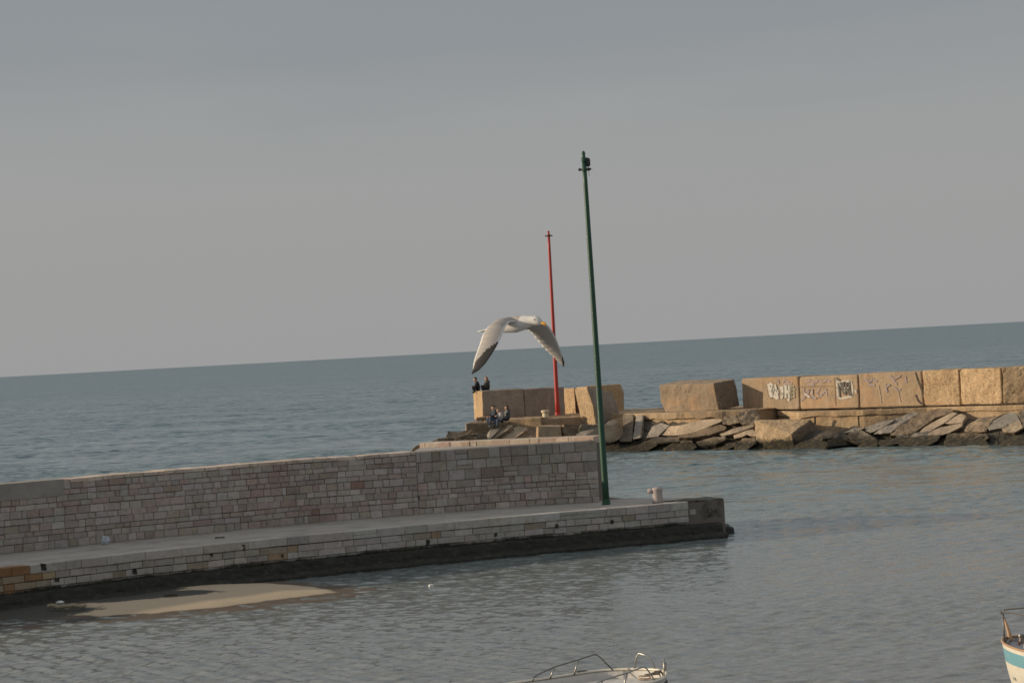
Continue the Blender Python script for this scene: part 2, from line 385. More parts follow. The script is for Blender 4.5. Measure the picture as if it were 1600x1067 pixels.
def stones(bm, path, s0, s1, courses, wr, out=0.0, pal=PAL, gap=0.007, jit=0.014, thick=0.2, tintf=None, skip=None, wob=0.02):
    lay = bm.loops.layers.float_color.get('tint') or bm.loops.layers.float_color.new('tint')
    z = courses[0]
    for h in courses[1]:
        s = s0 - random.uniform(0, wr[1]); 
        while s < s1:
            wd = random.uniform(*wr) * random.choice((0.6, 1, 1, 1.35)); a = max(s, s0); b = min(s + wd, s1); s += wd
            if s1 - b < 0.14: b = s1; s = max(s, s1)
            if b - a < 0.05: continue
            if skip and skip((a + b) / 2, z + h / 2): continue
            parts = [(z, z + h)]
            if h > 0.26 and random.random() < 0.12: m_ = z + h * random.uniform(.4, .6); parts = [(z, m_), (m_, z + h)]
            for za, zb in parts:
                pa, ta, na = path.at(a + gap); pb, tb, nb = path.at(b - gap)
                d = out + random.uniform(-jit, jit); j = lambda: random.uniform(-wob, wob) * 0.5
                wa = wob * 0.8 * noise.noise(Vector((a * 0.5, za * 3, 0))); wb = wob * 0.8 * noise.noise(Vector((b * 0.5, za * 3, 0)))
                c = 0.012; lo, hi = za + gap, zb - gap
                q = [(pa, ta, na, 1, lo + wa + j() * .5, 1), (pb, tb, nb, -1, lo + wb + j() * .5, 1), (pb, tb, nb, -1, hi + wb + j() * .5, -1), (pa, ta, na, 1, hi + wa + j() * .5, -1)]
                fr = [bm.verts.new(p + n * (d + j() * .4) + t * c * e + Vector((0, 0, zz + c * f))) for p, t, n, e, zz, f in q]
                md = [bm.verts.new(p + n * (d - c) + Vector((0, 0, zz))) for p, t, n, e, zz, f in q]
                bk = [bm.verts.new(p + n * (out - thick) + Vector((0, 0, zz))) for p, t, n, e, zz, f in q]
                fs = [bm.faces.new(fr)]
                for x, y in ((fr, md), (md, bk)):
                    for i in range(4):
                        k = (i + 1) % 4; fs.append(bm.faces.new((x[k], x[i], y[i], y[k])))
                col = tintf((a + b) / 2, (za + zb) / 2, stone_tint(pal)) if tintf else stone_tint(pal)
                for f in fs:
                    for l in f.loops: l[lay] = (*col, 1)
        z += h
def strip_wall(bm, path, s0, s1, f_out, b_out, z0, z1, n=60):
    """solid running along a path between two offsets"""
    prev = None
    for i in range(n + 1):
        p, t, nn = path.at(lerp(s0, s1, i / n))
        r = [bm.verts.new(p + nn * k + Vector((0, 0, z))) for k, z in ((f_out, z0), (f_out, z1), (b_out, z1), (b_out, z0))]
        if prev:
            for k in range(4): bm.faces.new((prev[k], prev[(k + 1) % 4], r[(k + 1) % 4], r[k]))
        else: bm.faces.new(r)
        prev = r
    bm.faces.new(prev[::-1])

# --- quay body
sJ = WP.s_of(foot[6])             # x = 655, where the masonry changes
sL = WP.s_of(foot[2])             # x = 0
back = [p for p in WP.off(-1.15)]
Rc = G(1131, 778.6, DZ); Bk = G(957, 779.5, DZ)
outerL = A(655, 693, 88.6); outerR = A(928, 684.6, 86.2)
jet = empty('stone_jetty', G(640, 830, 0), 'long curved stone quay running out from the left with a dark weedy foot', 'jetty')
poly = [Vector((p.x, p.y, 0)) for p in FP.off(-0.13)] + [Vector((Rc.x, Rc.y, 0)), Vector((Rc.x - .6, Rc.y + 1.4, 0)), Vector((Bk.x + 0.6, Bk.y + .4, 0)), Vector((outerR.x + 0.3, outerR.y + 1.4, 0)), Vector((outerL.x - 0.2, outerL.y + 0.5, 0))]
poly += [p for p in back[::-1] if p.x < outerL.x - 0.6]
bm = prism([p + Vector((0, 0, DZ - 0.05)) for p in poly], Vector((0, 0, -1.9)))
obj('quay_core', bm, M['mortar'], jet)
bm = bmesh.new()
dk = [Vector((p.x, p.y, DZ - 0.016)) for p in FP.off(-0.36)] + [Vector((Rc.x - .1, Rc.y + .1, DZ - 0.016)), Vector((Rc.x - .6, Rc.y + 1.3, DZ - 0.016)), Vector((Bk.x + 0.6, Bk.y + .3, DZ - 0.016))]
dk += [Vector((p.x, p.y, DZ - 0.016)) for p in WP.off(-0.5)[::-1]]
f = bm.faces.new([bm.verts.new(p) for p in dk]); f.normal_update()
if f.normal.z < 0: f.normal_flip()
bmesh.ops.triangulate(bm, faces=[f])
obj('deck', bm, M['deck'], jet)
sEnd = FP.L
rust0 = FP.s_of(front[2]) + 1.15
def qt(s, z, c):
    if s < rust0 and z > 0.98: return random.choice(((0.34, 0.17, 0.06), (0.38, 0.20, 0.075), (0.27, 0.15, 0.07)))
    if s < rust0: return random.choice(((0.30, 0.22, 0.14), (0.34, 0.27, 0.19), (0.30, 0.18, 0.09)))
    return c
bm = bmesh.new()
stones(bm, FP, 0, sEnd, (1.03, [0.27]), (0.7, 1.35), 0.02, [((0.44, 0.41, 0.38), 5), ((0.40, 0.37, 0.34), 4), ((0.48, 0.45, 0.41), 2)], thick=0.5, gap=0.005, jit=0.008, tintf=qt)
obj('coping', bm, M['stone'], jet)
bm = bmesh.new()
stones(bm, FP, 0, sEnd, (0.0, [0.2, 0.2, 0.2, 0.21, 0.215]), (0.42, 0.75), 0.0, PALQ, thick=0.3, tintf=qt)
obj('quay_facing', bm, M['quay'], jet)
# algae covered toe: battered irregular concrete
def toe(bm, s0, s1, prof, n):
    prev = None
    for i in range(n + 1):
        s = lerp(s0, s1, i / n); p, t, nn = FP.at(s); r = []
        for o_, z in prof:
            q = p + nn * o_ + Vector((0, 0, z)); q += nn * 0.05 * noise.noise(q * 1.7) + nn * 0.035 * noise.noise(q * 5) + Vector((0, 0, 0.035 * noise.noise(q * 1.1 + Vector((3, 1, 7)))))
            r.append(bm.verts.new(q))
        if prev:
            for k in range(len(r) - 1): bm.faces.new((prev[k], prev[k + 1], r[k + 1], r[k]))
        else: bm.faces.new(r)
        prev = r
    bm.faces.new(prev[::-1])
bm = bmesh.new()
toe(bm, 0, sEnd + 1.2, [(-0.2, 0.52), (0.05, 0.50), (0.10, 0.44), (0.14, 0.3), (0.16, 0.22), (0.42, 0.17), (0.5, 0.08), (0.52, -0.1), (0.52, -0.5), (-0.2, -0.5)], 420)
obj('weedy_toe', bm, M['algae'], jet)
# end block beyond the masonry
e0, et, en = FP.at(sEnd)
pR = Vector((Rc.x, Rc.y, 0)); dR = (pR - e0); dR.z = 0
pt = [e0 - en * 0.14 - et * 0.3, e0 + dR - en * 0.0, e0 + dR - en * 1.3 + et * .0, e0 - en * 1.3 - et * 0.3]
bm = prism([p + Vector((0, 0, 0.3)) for p in pt], Vector((0, 0, DZ - 0.3 + 0.02)))
roughen(bm, 0.22, 0.025, 0.05, 3.0, chips=0.05); obj('end_block', bm, M['endblock'], jet)
bm = bmesh.new()
P2 = Path([e0, e0 + dR * 0.55])
stones(bm, P2, 0.1, 0.62, (0.82, [0.2]), (0.26, 0.3), -0.09, [((0.36, 0.33, 0.29), 1)], thick=0.1); obj('patch_stones', bm, M['stone'], jet)
tip = G(1148, 832, 0); q = pR + Vector((0, 0, 0))
bm = prism([Vector((e0.x, e0.y, 0.30)) + en * .35, Vector((tip.x - .25, tip.y - 0.35, 0.24)), Vector((tip.x, tip.y, 0.20)), Vector((tip.x - .15, tip.y + 1.3, 0.22)), Vector((e0.x, e0.y, 0.34)) - en * 1.6], Vector((0, 0, -0.8)))
roughen(bm, 0.2, 0.05, 0.06, 5.0); obj('toe_slab', bm, M['algae'], jet)
# drain holes and rust rings along the face
for px, py, ww, hh, nm in ((72, 885, .2, .26, 'drain_hole'), (88, 905, .17, .14, 'drain_hole'), (212, 892, .15, .2, 'drain_hole'), (382, 855, .12, .22, 'drain_hole'), (329, 866, .1, .12, 'drain_hole'), (440, 868, .1, .14, 'drain_hole'), (665, 847, .14, .2, 'drain_hole'), (772, 835, .12, .14, 'drain_hole'), (867, 822, .12, .16, 'drain_hole'), (960, 815, .1, .14, 'drain_hole')):
    best = min(range(200), key=lambda i: abs((A(px, py, 70).x / 70) - FP.at(FP.L * i / 199)[0].x / FP.at(FP.L * i / 199)[0].y))
    p, t, nn = FP.at(FP.L * best / 199); z = A(px, py, p.y).z
    rm = Matrix((t, nn, (0, 0, 1))).transposed()
    bm = bmesh.new(); vs = box(bm, Vector((p.x, p.y, z)) + nn * 0.012, (ww * .8, 0.05, hh * .8), rm)
    # a ragged dark opening with a weedy lip
    bmesh.ops.subdivide_edges(bm, edges=bm.edges[:], cuts=3, use_grid_fill=True)
    for v in bm.verts: v.co += Vector((noise.noise(v.co * 9), noise.noise(v.co * 9 + Vector((4, 4, 4))), noise.noise(v.co * 8 + Vector((1, 7, 4))))) * 0.03
    obj(nm, bm, M['algae'], jet)

# --- sea wall standing on the jetty
wall = empty('sea_wall', foot[6], 'tall curved wall of squared pinkish limestone standing along the back of the quay', 'wall')
bm = bmesh.new(); strip_wall(bm, WP, 0, WP.L - 0.02, -0.06, -0.95, DZ - 0.1, WZ - 0.05, 90)
obj('wall_core', bm, M['mortar'], wall)
H = WZ - DZ
cl = [0.25, 0.2, 0.16, 0.24, 0.19, 0.26, 0.17, 0.21, 0.17, 0.21]; k = (H - 0.13) / sum(cl); cl = [c * k for c in cl]
crs = [0.19, 0.25, 0.15, 0.16, 0.24, 0.33, 0.31, 0.34]; k = (H - 0.02) / sum(crs); crs = [c * k for c in crs]
sP = sL + 2.35                                     # plastered patch ends (x = 90)
def wt_(s, z, c):
    r = random.random()
    if s < sL + 3 and z < 2.6: return tuple(a * 0.9 for a in c)
    if r < 0.008: return (0.29, 0.19, 0.15)
    if s > sJ and z > 2.4: return (c[0] * 0.9, c[1] * 0.92, c[2] * 0.92)
    if s < sJ and noise.noise(Vector((s * 0.35, z * 1.4, 2))) > 0.3: return (c[0] * 1.0, c[1] * 0.94, c[2] * 0.93)
    return c
bm = bmesh.new()
stones(bm, WP, 0, sJ, (DZ - 0.02, cl), (0.26, 0.52), 0, PAL, tintf=wt_, skip=lambda s, z: s < sP and z > 2.95)
obj('left_masonry', bm, M['stone'], wall)
bm = bmesh.new()
stones(bm, WP, sJ, WP.L, (DZ - 0.02, crs[:5]), (0.25, 0.5), 0.006, PAL, tintf=wt_)
z5 = DZ - 0.02 + sum(crs[:5])
stones(bm, WP, sJ, WP.L, (z5, crs[5:]), (0.3, 0.62), 0.006, PAL, tintf=wt_)
obj('right_masonry', bm, M['stone'], wall)
# cap stones (rough crest; paler warm tints paint in sunlight along the top)
bm = bmesh.new()
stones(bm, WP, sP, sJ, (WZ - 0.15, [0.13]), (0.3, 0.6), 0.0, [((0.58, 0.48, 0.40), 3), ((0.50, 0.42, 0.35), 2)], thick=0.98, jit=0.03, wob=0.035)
obj('crest_stones', bm, M['stone'], wall)
def plaster():
    m = mat('grey_render', (0.23, 0.21, 0.18), 0.95); n = noise_node(m, 1.4, 6, 0.7); n2 = noise_node(m, 12, 5)
    setc(m, ramp(m, n.outputs[0], [(0.3, (0.25, 0.225, 0.195)), (0.6, (0.32, 0.295, 0.26)), (0.8, (0.37, 0.34, 0.30))])); setn(m, bump(m, n2.outputs[0], 0.02, .8)); return m
M['plaster'] = plaster()
bm = bmesh.new(); strip_wall(bm, WP, 0, sP, 0.018, -0.97, 2.93, WZ - 0.02, 50)
obj('rendered_patch', bm, M['plaster'], wall)
# end face stones at the right
bm = bmesh.new()
pe, te, ne = WP.at(WP.L - 0.01)
PE = Path([pe, pe - ne * 0.95])
PE2 = Path([pe + te * 0.0, pe - ne * 0.95])
stones(bm, PE2, 0.0, 0.95, (DZ, crs), (0.4, 0.6), -0.02, PAL, thick=0.1)
obj('end_stones', bm, M['stone'], wall)

# --- raised outer parapet behind the wall (sunlit)
oL = Vector((outerL.x, outerL.y, 0)); oR = Vector((outerR.x, outerR.y, 0))
par = empty('outer_parapet', oL, 'low sunlit stone parapet behind the right half of the sea wall', 'parapet')
OP = Path([oL, lerp(oL, oR, .35) , lerp(oL, oR, .7) , oR])
bm = prism([Vector((p.x, p.y, 3.34)) for p in ([WP.at(sJ + (WP.L - sJ) * i / 12)[0] - WP.at(sJ + (WP.L - sJ) * i / 12)[2] * 0.9 for i in range(13)] + [oR, oL])], Vector((0, 0, -2.3)))
M['warmstone'] = masonry_mat('sunlit_limestone')
obj('walkway_fill', bm, M['deck'], par)
bm = bmesh.new()
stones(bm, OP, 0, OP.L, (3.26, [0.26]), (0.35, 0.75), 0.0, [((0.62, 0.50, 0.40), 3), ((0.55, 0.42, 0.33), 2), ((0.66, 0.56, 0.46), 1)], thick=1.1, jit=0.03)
obj('parapet_stones', bm, M['stone'], par)
bm = bmesh.new(); strip_wall(bm, OP, 0.02, OP.L - .02, -0.1, -1.0, 0.6, 3.46, 20); obj('parapet_core', bm, M['mortar'], par)
# dark boulder at its left end
c = A(651, 700, 88.8)
bm = prism([A(x, y, 88.8) for x, y in ((642, 704), (649, 696), (655, 694), (658, 699), (657, 706))], Vector((0.1, 0.8, -0.25))); roughen(bm, 0.1, 0.05, 0.04, 8)
tag(obj('boulder', bm, M['dark_rock']), 'small dark boulder at the left end of the sunlit parapet', 'rock')

# ------------------------------------------------------------------ masts
def mast(name, base, top, r0, r1, m, label, lamp):
    e = empty(name, base, label, 'pole'); ax = (top - base).normalized(); Ht = (top - base).length
    side = Vector((1, 0, 0))
    bm = bmesh.new(); n = 14; tube(bm, [base + ax * (Ht * 0.975 * i / n) for i in range(n + 1)], [lerp(r0, r1, i / n) for i in range(n + 1)], 16)
    obj('shaft', bm, m, e, smooth=True)
    bm = bmesh.new(); lathe(bm, base, [(r0 * 1.35, 0), (r0 * 1.35, 0.03), (r0 * 1.2, 0.05), (r0 * 1.15, 0.16), (r0 * 1.02, 0.18)], 16, ax); obj('base_flange', bm, m, e)
    bm = bmesh.new(); lathe(bm, base + ax * Ht * 0.972, [(r1 * 1.3, 0), (r1 * 1.3, 0.12), (r1 * .75, 0.15), (r1 * .75, 0.26), (r1 * .95, .27), (r1 * .4, 0.36)], 12, ax); obj('cap', bm, m, e)
    yb = base + ax * (Ht - (0.62 if lamp else 0.32)); hw = 0.17 if lamp else 0.20
    bm = bmesh.new(); tube(bm, [yb - side * hw, yb + side * hw], 0.028, 8)
    lathe(bm, yb - ax * .05, [(r1 * 1.35, 0), (r1 * 1.35, 0.1)], 14, ax)
    obj('crossbar', bm, M['black'] if not lamp else m, e)
    for sgn in (-1, 1):
        bm = bmesh.new(); r = bmesh.ops.create_icosphere(bm, subdivisions=2, radius=0.055); bmesh.ops.translate(bm, verts=r['verts'], vec=yb + side * hw * sgn); obj('bar_knob', bm, M['black'], e, smooth=True)
    if lamp:
        c = base + ax * (Ht - 0.36) + side * 0.13
        bm = bmesh.new(); lathe(bm, c - ax * 0.17, [(0.03, 0), (0.07, 0.02), (0.085, 0.08), (0.085, 0.24), (0.06, 0.29), (0.02, 0.31)], 14, ax)
        lm = obj('lantern', bm, M['black'], e, smooth=False)
        bm = bmesh.new(); tube(bm, [c + side * .0 - ax * .3, c - side * 0.1 - ax * .3], 0.012, 6); tube(bm, [c - ax * 0.3, c - ax * .16], 0.014, 6); tube(bm, [yb + side * hw, yb + side * (hw + .1) + ax * .02], 0.01, 6)
        cp = [c - ax * .3 + side * .02 * sin(t) - ax * .12 * t for t in (0, .5, 1, 1.6)]; tube(bm, cp, 0.008, 6)
        obj('bracket', bm, M['black'], e)
    return e
gb = G(947.5, 787.5, DZ); gt = A(911.5, 237, gb.y)
mast('green_mast', gb, gt, 0.115, 0.075, M['green'], 'tall green tapered mast with a small black lantern standing on the near quay', True)
PZ = 2.25
rb = A(871.5, 648.5, 157.4); rt = A(857, 361, rb.y)
mast('red_mast', rb, rt, 0.15, 0.085, M['red'], 'tall red tapered mast standing on the far breakwater head', False)

# ------------------------------------------------------------------ near bollard (with a side horn)
bb = G(1028, 785, DZ)
bl = empty('mooring_bollard', bb, 'stubby pinkish stone mooring bollard with a side horn near the quay end', 'bollard')
bm = bmesh.new(); lathe(bm, bb, [(0.20, 0), (0.19, 0.06), (0.175, 0.12), (0.17, 0.36), (0.18, 0.42), (0.19, 0.47), (0.16, 0.51), (0.06, 0.53)], 20); obj('post', bm, M['bollard'], bl, smooth=True)
bm = bmesh.new(); tube(bm, [bb + Vector((-0.02, 0, 0.40)), bb + Vector((-.2, 0, 0.41)), bb + Vector((-.30, 0, 0.41)), bb + Vector((-.33, 0, 0.41))], [0.10, 0.09, 0.085, 0.05], 12); obj('horn', bm, M['bollard'], bl, smooth=True)
# plastic bag, sticks
def blob(name, c, sz, m, label, cat, seed, amp=0.35, rotz=0.0):
    bm = bmesh.new(); bmesh.ops.create_icosphere(bm, subdivisions=4, radius=1)
    R = Matrix.Rotation(rotz, 4, 'Z')
    for v in bm.verts:
        q = v.co * 1.6 + Vector((seed, 0, 0)); v.co *= 1 + amp * noise.noise(q) + amp * .4 * noise.noise(q * 3)
        v.co = R @ Vector((v.co.x * sz[0], v.co.y * sz[1], v.co.z * sz[2])) + Vector(c) + Vector((0, 0, sz[2] * .8))
    return tag(obj(name, bm, m, smooth=True), label, cat)
M['bag'] = mat('pale_blue_plastic', (0.45, 0.49, 0.55), 0.4)
blob('plastic_bag', G(165, 850, DZ), (0.13, 0.10, 0.15), M['bag'], 'pale blue plastic bag lying at the foot of the sea wall', 'bag', 2.0, 0.5)
M['wood'] = paint('bleached_driftwood', (0.30, 0.25, 0.18), (0.2, 0.16, 0.11), 0.9)
M['darkwood'] = paint('dark_wet_wood', (0.06, 0.05, 0.04), (0.03, 0.025, 0.02), 0.9)
def stick(name, a, b, r, m, label, cat='driftwood', seg=10, seed=1.0):
    bm = bmesh.new(); pts = [a.lerp(b, i / 10) + Vector((0, noise.noise(Vector((i * .4, seed, 0))), 0.3 * noise.noise(Vector((i * .5, seed, 5))))) * r * 2 for i in range(11)]
    tube(bm, [p + Vector((0, 0, r)) for p in pts], [r * (0.75 + 0.5 * noise.noise(Vector((i * .7, seed, 2)))) for i in range(11)], seg)
    return tag(obj(name, bm, m), label, cat)
stick('driftwood_stick', G(336, 841.5, DZ), G(351, 840.5, DZ), 0.03, M['darkwood'], 'short dark stick lying on the quay paving')
stick('driftwood_log', G(75, 951.5, 0.13), G(134, 950.5, 0.13), 0.08, M['wood'], 'pale driftwood log lying on the wet sand below the quay', seed=4)
stick('driftwood_stick', G(257, 932.5, 0.17), G(277, 931.5, 0.17), 0.05, M['darkwood'], 'dark piece of driftwood lying on the grey shaded sand', seed=9)
M['white'] = mat('white_plastic', (0.7, 0.7, 0.68), 0.5)
blob('plastic_bottle', G(94, 942.5, 0.14), (0.11, 0.06, 0.045), M['white'], 'white piece of plastic litter above the pale driftwood log', 'litter', 5.0, 0.3)
blob('float', G(674, 917, 0.0), (0.07, 0.05, 0.05), M['white'], 'small white float on the water in front of the quay', 'float', 7.0, 0.4)

# ------------------------------------------------------------------ sand spit
dry = [(160, 964), (260, 957), (350, 949), (430, 938), (480, 932), (519, 927), (505, 922), (478, 918), (450, 915), (400, 913), (330, 914), (290, 916), (250, 919), (215, 925), (190, 934), (120, 942), (60, 946), (20, 950), (-60, 955), (-60, 968), (20, 964), (90, 961), (130, 962)]
dryP = [G(x, y, 0) for x, y in dry]
def sd_poly(p, P):
    d = 1e9; inside = False; n = len(P)
    for i in range(n):
        a, b = P[i], P[(i + 1) % n]; ex, ey = b.x - a.x, b.y - a.y; wx, wy = p[0] - a.x, p[1] - a.y
        t = max(0, min(1, (wx * ex + wy * ey) / (ex * ex + ey * ey + 1e-9))); d = min(d, (wx - ex * t) ** 2 + (wy - ey * t) ** 2)
        if (a.y > p[1]) != (b.y > p[1]) and p[0] < (b.x - a.x) * (p[1] - a.y) / (b.y - a.y) + a.x: inside = not inside
    d = math.sqrt(d); return d if inside else -d
wet = [(-80, 985), (60, 979), (150, 972), (260, 964), (360, 956), (470, 942), (535, 935), (560, 928), (600, 922), (545, 917), (480, 914), (470, 908), (380, 908), (300, 912), (150, 925), (-80, 935)]
wetP = [G(x, y, 0) for x, y in wet]
mudpts = [(0, 968, 1.0), (60, 962, .6), (150, 968, .8), (220, 938, .9), (270, 935, .8), (180, 945, .8), (100, 938, 1.1), (20, 940, 1.1), (150, 933, 1.0), (0, 953, .5), (250, 929, .4), (-40, 950, .8), (300, 936, .35), (-20, 962, 1.0), (30, 955, .9), (60, 945, .9), (200, 930, .9), (120, 958, .5), (0, 975, 1.0)]
mudP = [(G(x, y, 0), k) for x, y, k in mudpts]
bm = bmesh.new(); NX, NY = 210, 150
x0, x1, y0, y1 = -20.0, -2.0, 63.0, 77.5
grid = []
lay = bm.verts.layers.float.new('mud')
for j in range(NY + 1):
    row = []
    for i in range(NX + 1):
        x = lerp(x0, x1, i / NX); y = lerp(y0, y1, j / NY)
        d = sd_poly((x, y), dryP); dw = sd_poly((x, y), wetP)
        if d > 0: z = 0.045 + 0.13 * (1 - math.exp(-d / 1.2))
        elif dw > 0: z = 0.005 + 0.04 * math.exp(d / 0.25) * 1
        else: z = 0.005 + dw * 0.06
        z += 0.012 * noise.noise(Vector((x * 1.2, y * 1.2, 0))) + 0.004 * noise.noise(Vector((x * 5, y * 5, 0)))
        v = bm.verts.new((x, y, max(z, -0.4)))
        v[lay] = min(1, sum(k * math.exp(-(((x - q.x) / 1.3) ** 2 + ((y - q.y) / 0.75) ** 2)) for q, k in mudP))
        row.append(v)
    grid.append(row)
for j in range(NY):
    for i in range(NX): bm.faces.new((grid[j][i], grid[j][i + 1], grid[j + 1][i + 1], grid[j + 1][i]))
o = obj('sand', bm, M['sand'], smooth=True); tag(o, 'low sand spit lying at the foot of the quay', 'sand', kind='structure')

# ================================================================== far breakwater
zl = PZ; zr = 2.15
bL = {}                                # block base line
deckpts = [(727, 661, 2.0), (760, 657.5, zl), (845, 652, zl), (925, 647.5, zl), (1000, 646, zl), (1060, 645, zl), (1120, 643, zl), (1175, 640.5, zl), (1215, 642, 2.02), (1250, 645, 2.0), (1350, 641.5, 2.0), (1450, 637, 2.0), (1600, 633, 2.0), (1720, 628, 2.0)]
edge = [G(x, y, z) for x, y, z in deckpts]
ylip = [(x, y) for x, y, z in deckpts]; Dlip = [(p[0], e.y) for p, e in zip(deckpts, edge)]
yw = [(650, 712), (940, 708), (1000, 705.5), (1100, 703), (1180, 703.5), (1290, 702), (1330, 698.5), (1450, 697), (1720, 697)]
def Dw(px):
    if px < 930: return interp(Dlip, px) - 5.5
    return G(px, interp(yw, px), 0).y
def DD(px, py):
    a, b = interp(ylip, px), interp(yw, px); t = (py - a) / (b - a)
    return lerp(interp(Dlip, px) - 0.35, Dw(px) - 0.1, max(-0.3, min(1.1, t)))
pier = empty('breakwater', G(1200, 700, 0), 'long ochre concrete breakwater base carrying the row of big blocks', 'breakwater')
# body
nb = Vector((0.6, 0.8, 0))
top = []
for p in edge: top.append(Vector((p.x, p.y, p.z)))
bk = [Vector((p.x, p.y, 0)) + nb * (9 if i > 1 else 6) for i, p in enumerate(edge)]
bm = bmesh.new()
fr_t = [bm.verts.new(p) for p in top]; fr_b = [bm.verts.new(Vector((p.x, p.y, -0.6)) - nb * 0.3) for p in top]
bk_t = [bm.verts.new((b.x, b.y, t.z)) for b, t in zip(bk, top)]; bk_b = [bm.verts.new((b.x, b.y, -0.6)) for b in bk]
for i in range(len(top) - 1):
    bm.faces.new((fr_t[i], fr_t[i + 1], bk_t[i + 1], bk_t[i])); bm.faces.new((fr_b[i], fr_b[i + 1], fr_t[i + 1], fr_t[i])); bm.faces.new((bk_t[i], bk_t[i + 1], bk_b[i + 1], bk_b[i]))
bm.faces.new((fr_t[0], bk_t[0], bk_b[0], fr_b[0])); bm.faces.new((fr_t[-1], fr_b[-1], bk_b[-1], bk_t[-1]))
roughen(bm, 0.45, 0.05, 0, 1.0); obj('base_ledge', bm, M['block'], pier)
# overhanging broken lip
def lip(i0, i1, th, outk, nm, m, seed):
    prev = None; bm = bmesh.new(); pts = []
    for i in range(i0, i1):
        for k in range(10): pts.append(top[i].lerp(top[i + 1], k / 10))
    pts.append(top[i1])
    for i, p in enumerate(pts):
        o_ = outk + 0.10 * noise.noise(Vector((i * .45, seed, 0))) + 0.05 * noise.noise(Vector((i * 1.9, seed, 0))); tt = th + 0.1 * noise.noise(Vector((i * .35, seed, 4))) + 0.05 * noise.noise(Vector((i * 1.7, seed, 4)))
        r = [bm.verts.new(q) for q in (p + nb * 0.8 + Vector((0, 0, 0.02)), p - nb * o_ * 0.9 + Vector((0, 0, 0.03)), p - nb * o_ + Vector((0, 0, -0.04)), p - nb * o_ * 0.95 + Vector((0, 0, -tt)), p + nb * 0.5 + Vector((0, 0, -tt * .9)))]
        if prev:
            for k in range(5): bm.faces.new((prev[k], prev[(k + 1) % 5], r[(k + 1) % 5], r[k]))
        else: bm.faces.new(r)
        prev = r
    bm.faces.new(prev[::-1]); return obj(nm, bm, m, pier)
lip(4, 7, 0.36, 0.22, 'broken_lip', M['block'], 3.0)
lip(8, 13, 0.26, 0.16, 'broken_lip', M['block'], 11.0)
lip(1, 3, 0.10, 0.1, 'broken_lip', M['block'], 17.0)
# vertical joints in the ledge face
for px in (1274, 1342):
    a = G(px, interp(ylip, px) + 1, 1.98); bm = bmesh.new()
    bmv = box(bm, Vector((a.x, a.y, 1.12)) - nb * 0.09, (0.09, 0.08, 1.25)); roughen(bm, 0.15, 0.04, 0, px); obj('joint_gap', bm, M['rubble'], pier)
# stepped mossy chunk at the head
def rock(name, poly, off, m, label, cat='rock', group=None, tilt=0.0, D=None, L=0.28, amp=0.05, bev=0.05, chips=0.05, seed=None, kind=None):
    cx = sum(p[0] for p in poly) / len(poly)
    pts = []
    for p in poly:
        d = (D if D is not None else DD(p[0], p[1])) + tilt * (p[0] - cx) / 25 + (p[2] if len(p) > 2 else 0)
        pts.append((p[0], p[1], d))
    wp = [A(*p) for p in pts]; ofs = [A(p[0] + off[0], p[1] + off[1], p[2] + off[2]) - q for p, q in zip(pts, wp)]
    bm = prism(wp, ofs); roughen(bm, L, amp, bev, seed if seed is not None else cx * 0.37, chips=chips)
    o = obj(name, bm, m)
    return tag(o, label, cat, group, kind)

# --- big blocks, from base points
def block(name, pL, pR, z0, h, depth, m, label, group=None, tilt=(0, 0), bev=0.07, amp=0.035, chips=0.10, seed=1.0, parent=False, topz=None):
    pL = Vector((pL.x, pL.y, 0)); pR = Vector((pR.x, pR.y, 0)); t = (pR - pL).normalized(); n = Vector((t.y, -t.x, 0))
    b = -n * depth
    P = [pL + Vector((0, 0, z0)), pR + Vector((0, 0, z0)), pR + Vector((0, 0, z0 + h)) + t * tilt[0], pL + Vector((0, 0, z0 + h)) + t * tilt[0]]
    bm = prism(P, b); roughen(bm, 0.22, amp, bev, seed, chips=chips)
    e = None
    o = obj(name, bm, m); tag(o, label, 'concrete block', group)
    return o, (pL, t, n)
grp = 'concrete blocks in a row on the breakwater'
# A: two blocks at the head (front face in shade, left end lit)
aL = G(755, 656, zl); aR = G(821, 652.5, zl); aR2 = G(885, 650, zl)
dirA = Vector((cos(radians(14)), sin(radians(14)), 0))
aL0 = Vector((aL.x, aL.y, 0)); aM = aL0 + dirA * ((aR.x - aL.x) / dirA.x); aE = aL0 + dirA * ((aR2.x - aL.x) / dirA.x)
block('concrete_block', aL0, aM - dirA * .01, zl - .02, 1.93, 2.6, M['rough_block'], 'big block with a bright rough left end that two people sit on', grp, seed=2)
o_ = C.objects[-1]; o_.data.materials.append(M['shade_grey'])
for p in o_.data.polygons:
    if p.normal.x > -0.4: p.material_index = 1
block('concrete_block', aM + dirA * .01, aE, zl - .02, 1.88, 2.2, M['shade_grey'], 'big shaded block directly behind the red mast', grp, seed=3)
# B: blocks behind the leaning slab
def pblock(poly, off, m, label, **k): return rock('concrete_block', poly, off, m, label, 'concrete block', grp, L=0.22, amp=0.03, bev=0.07, chips=0.045, **k)
pblock([(879, 607, 1.2), (897, 606, 0), (900, 648, 0), (881, 648, 1.2)], (3, 0, 1.5), M['rough_block'], 'narrow upright block with a lit pitted face between the red mast and the leaning slab', D=161.5)
pblock([(898, 606, 1.5), (917, 604, 0), (922, 644, 0), (900, 646, 1.5)], (6, -1, 1.5), M['rough_block'], 'sunlit block squeezed behind the top of the leaning slab', D=160.8)
pblock([(917, 603, 0), (968, 600, .3), (973, 612, .3), (973, 644, .3), (922, 646, 0)], (2, 0, 2.0), M['block'], 'weathered block at the back whose corner shows right of the leaning slab', D=161.3)
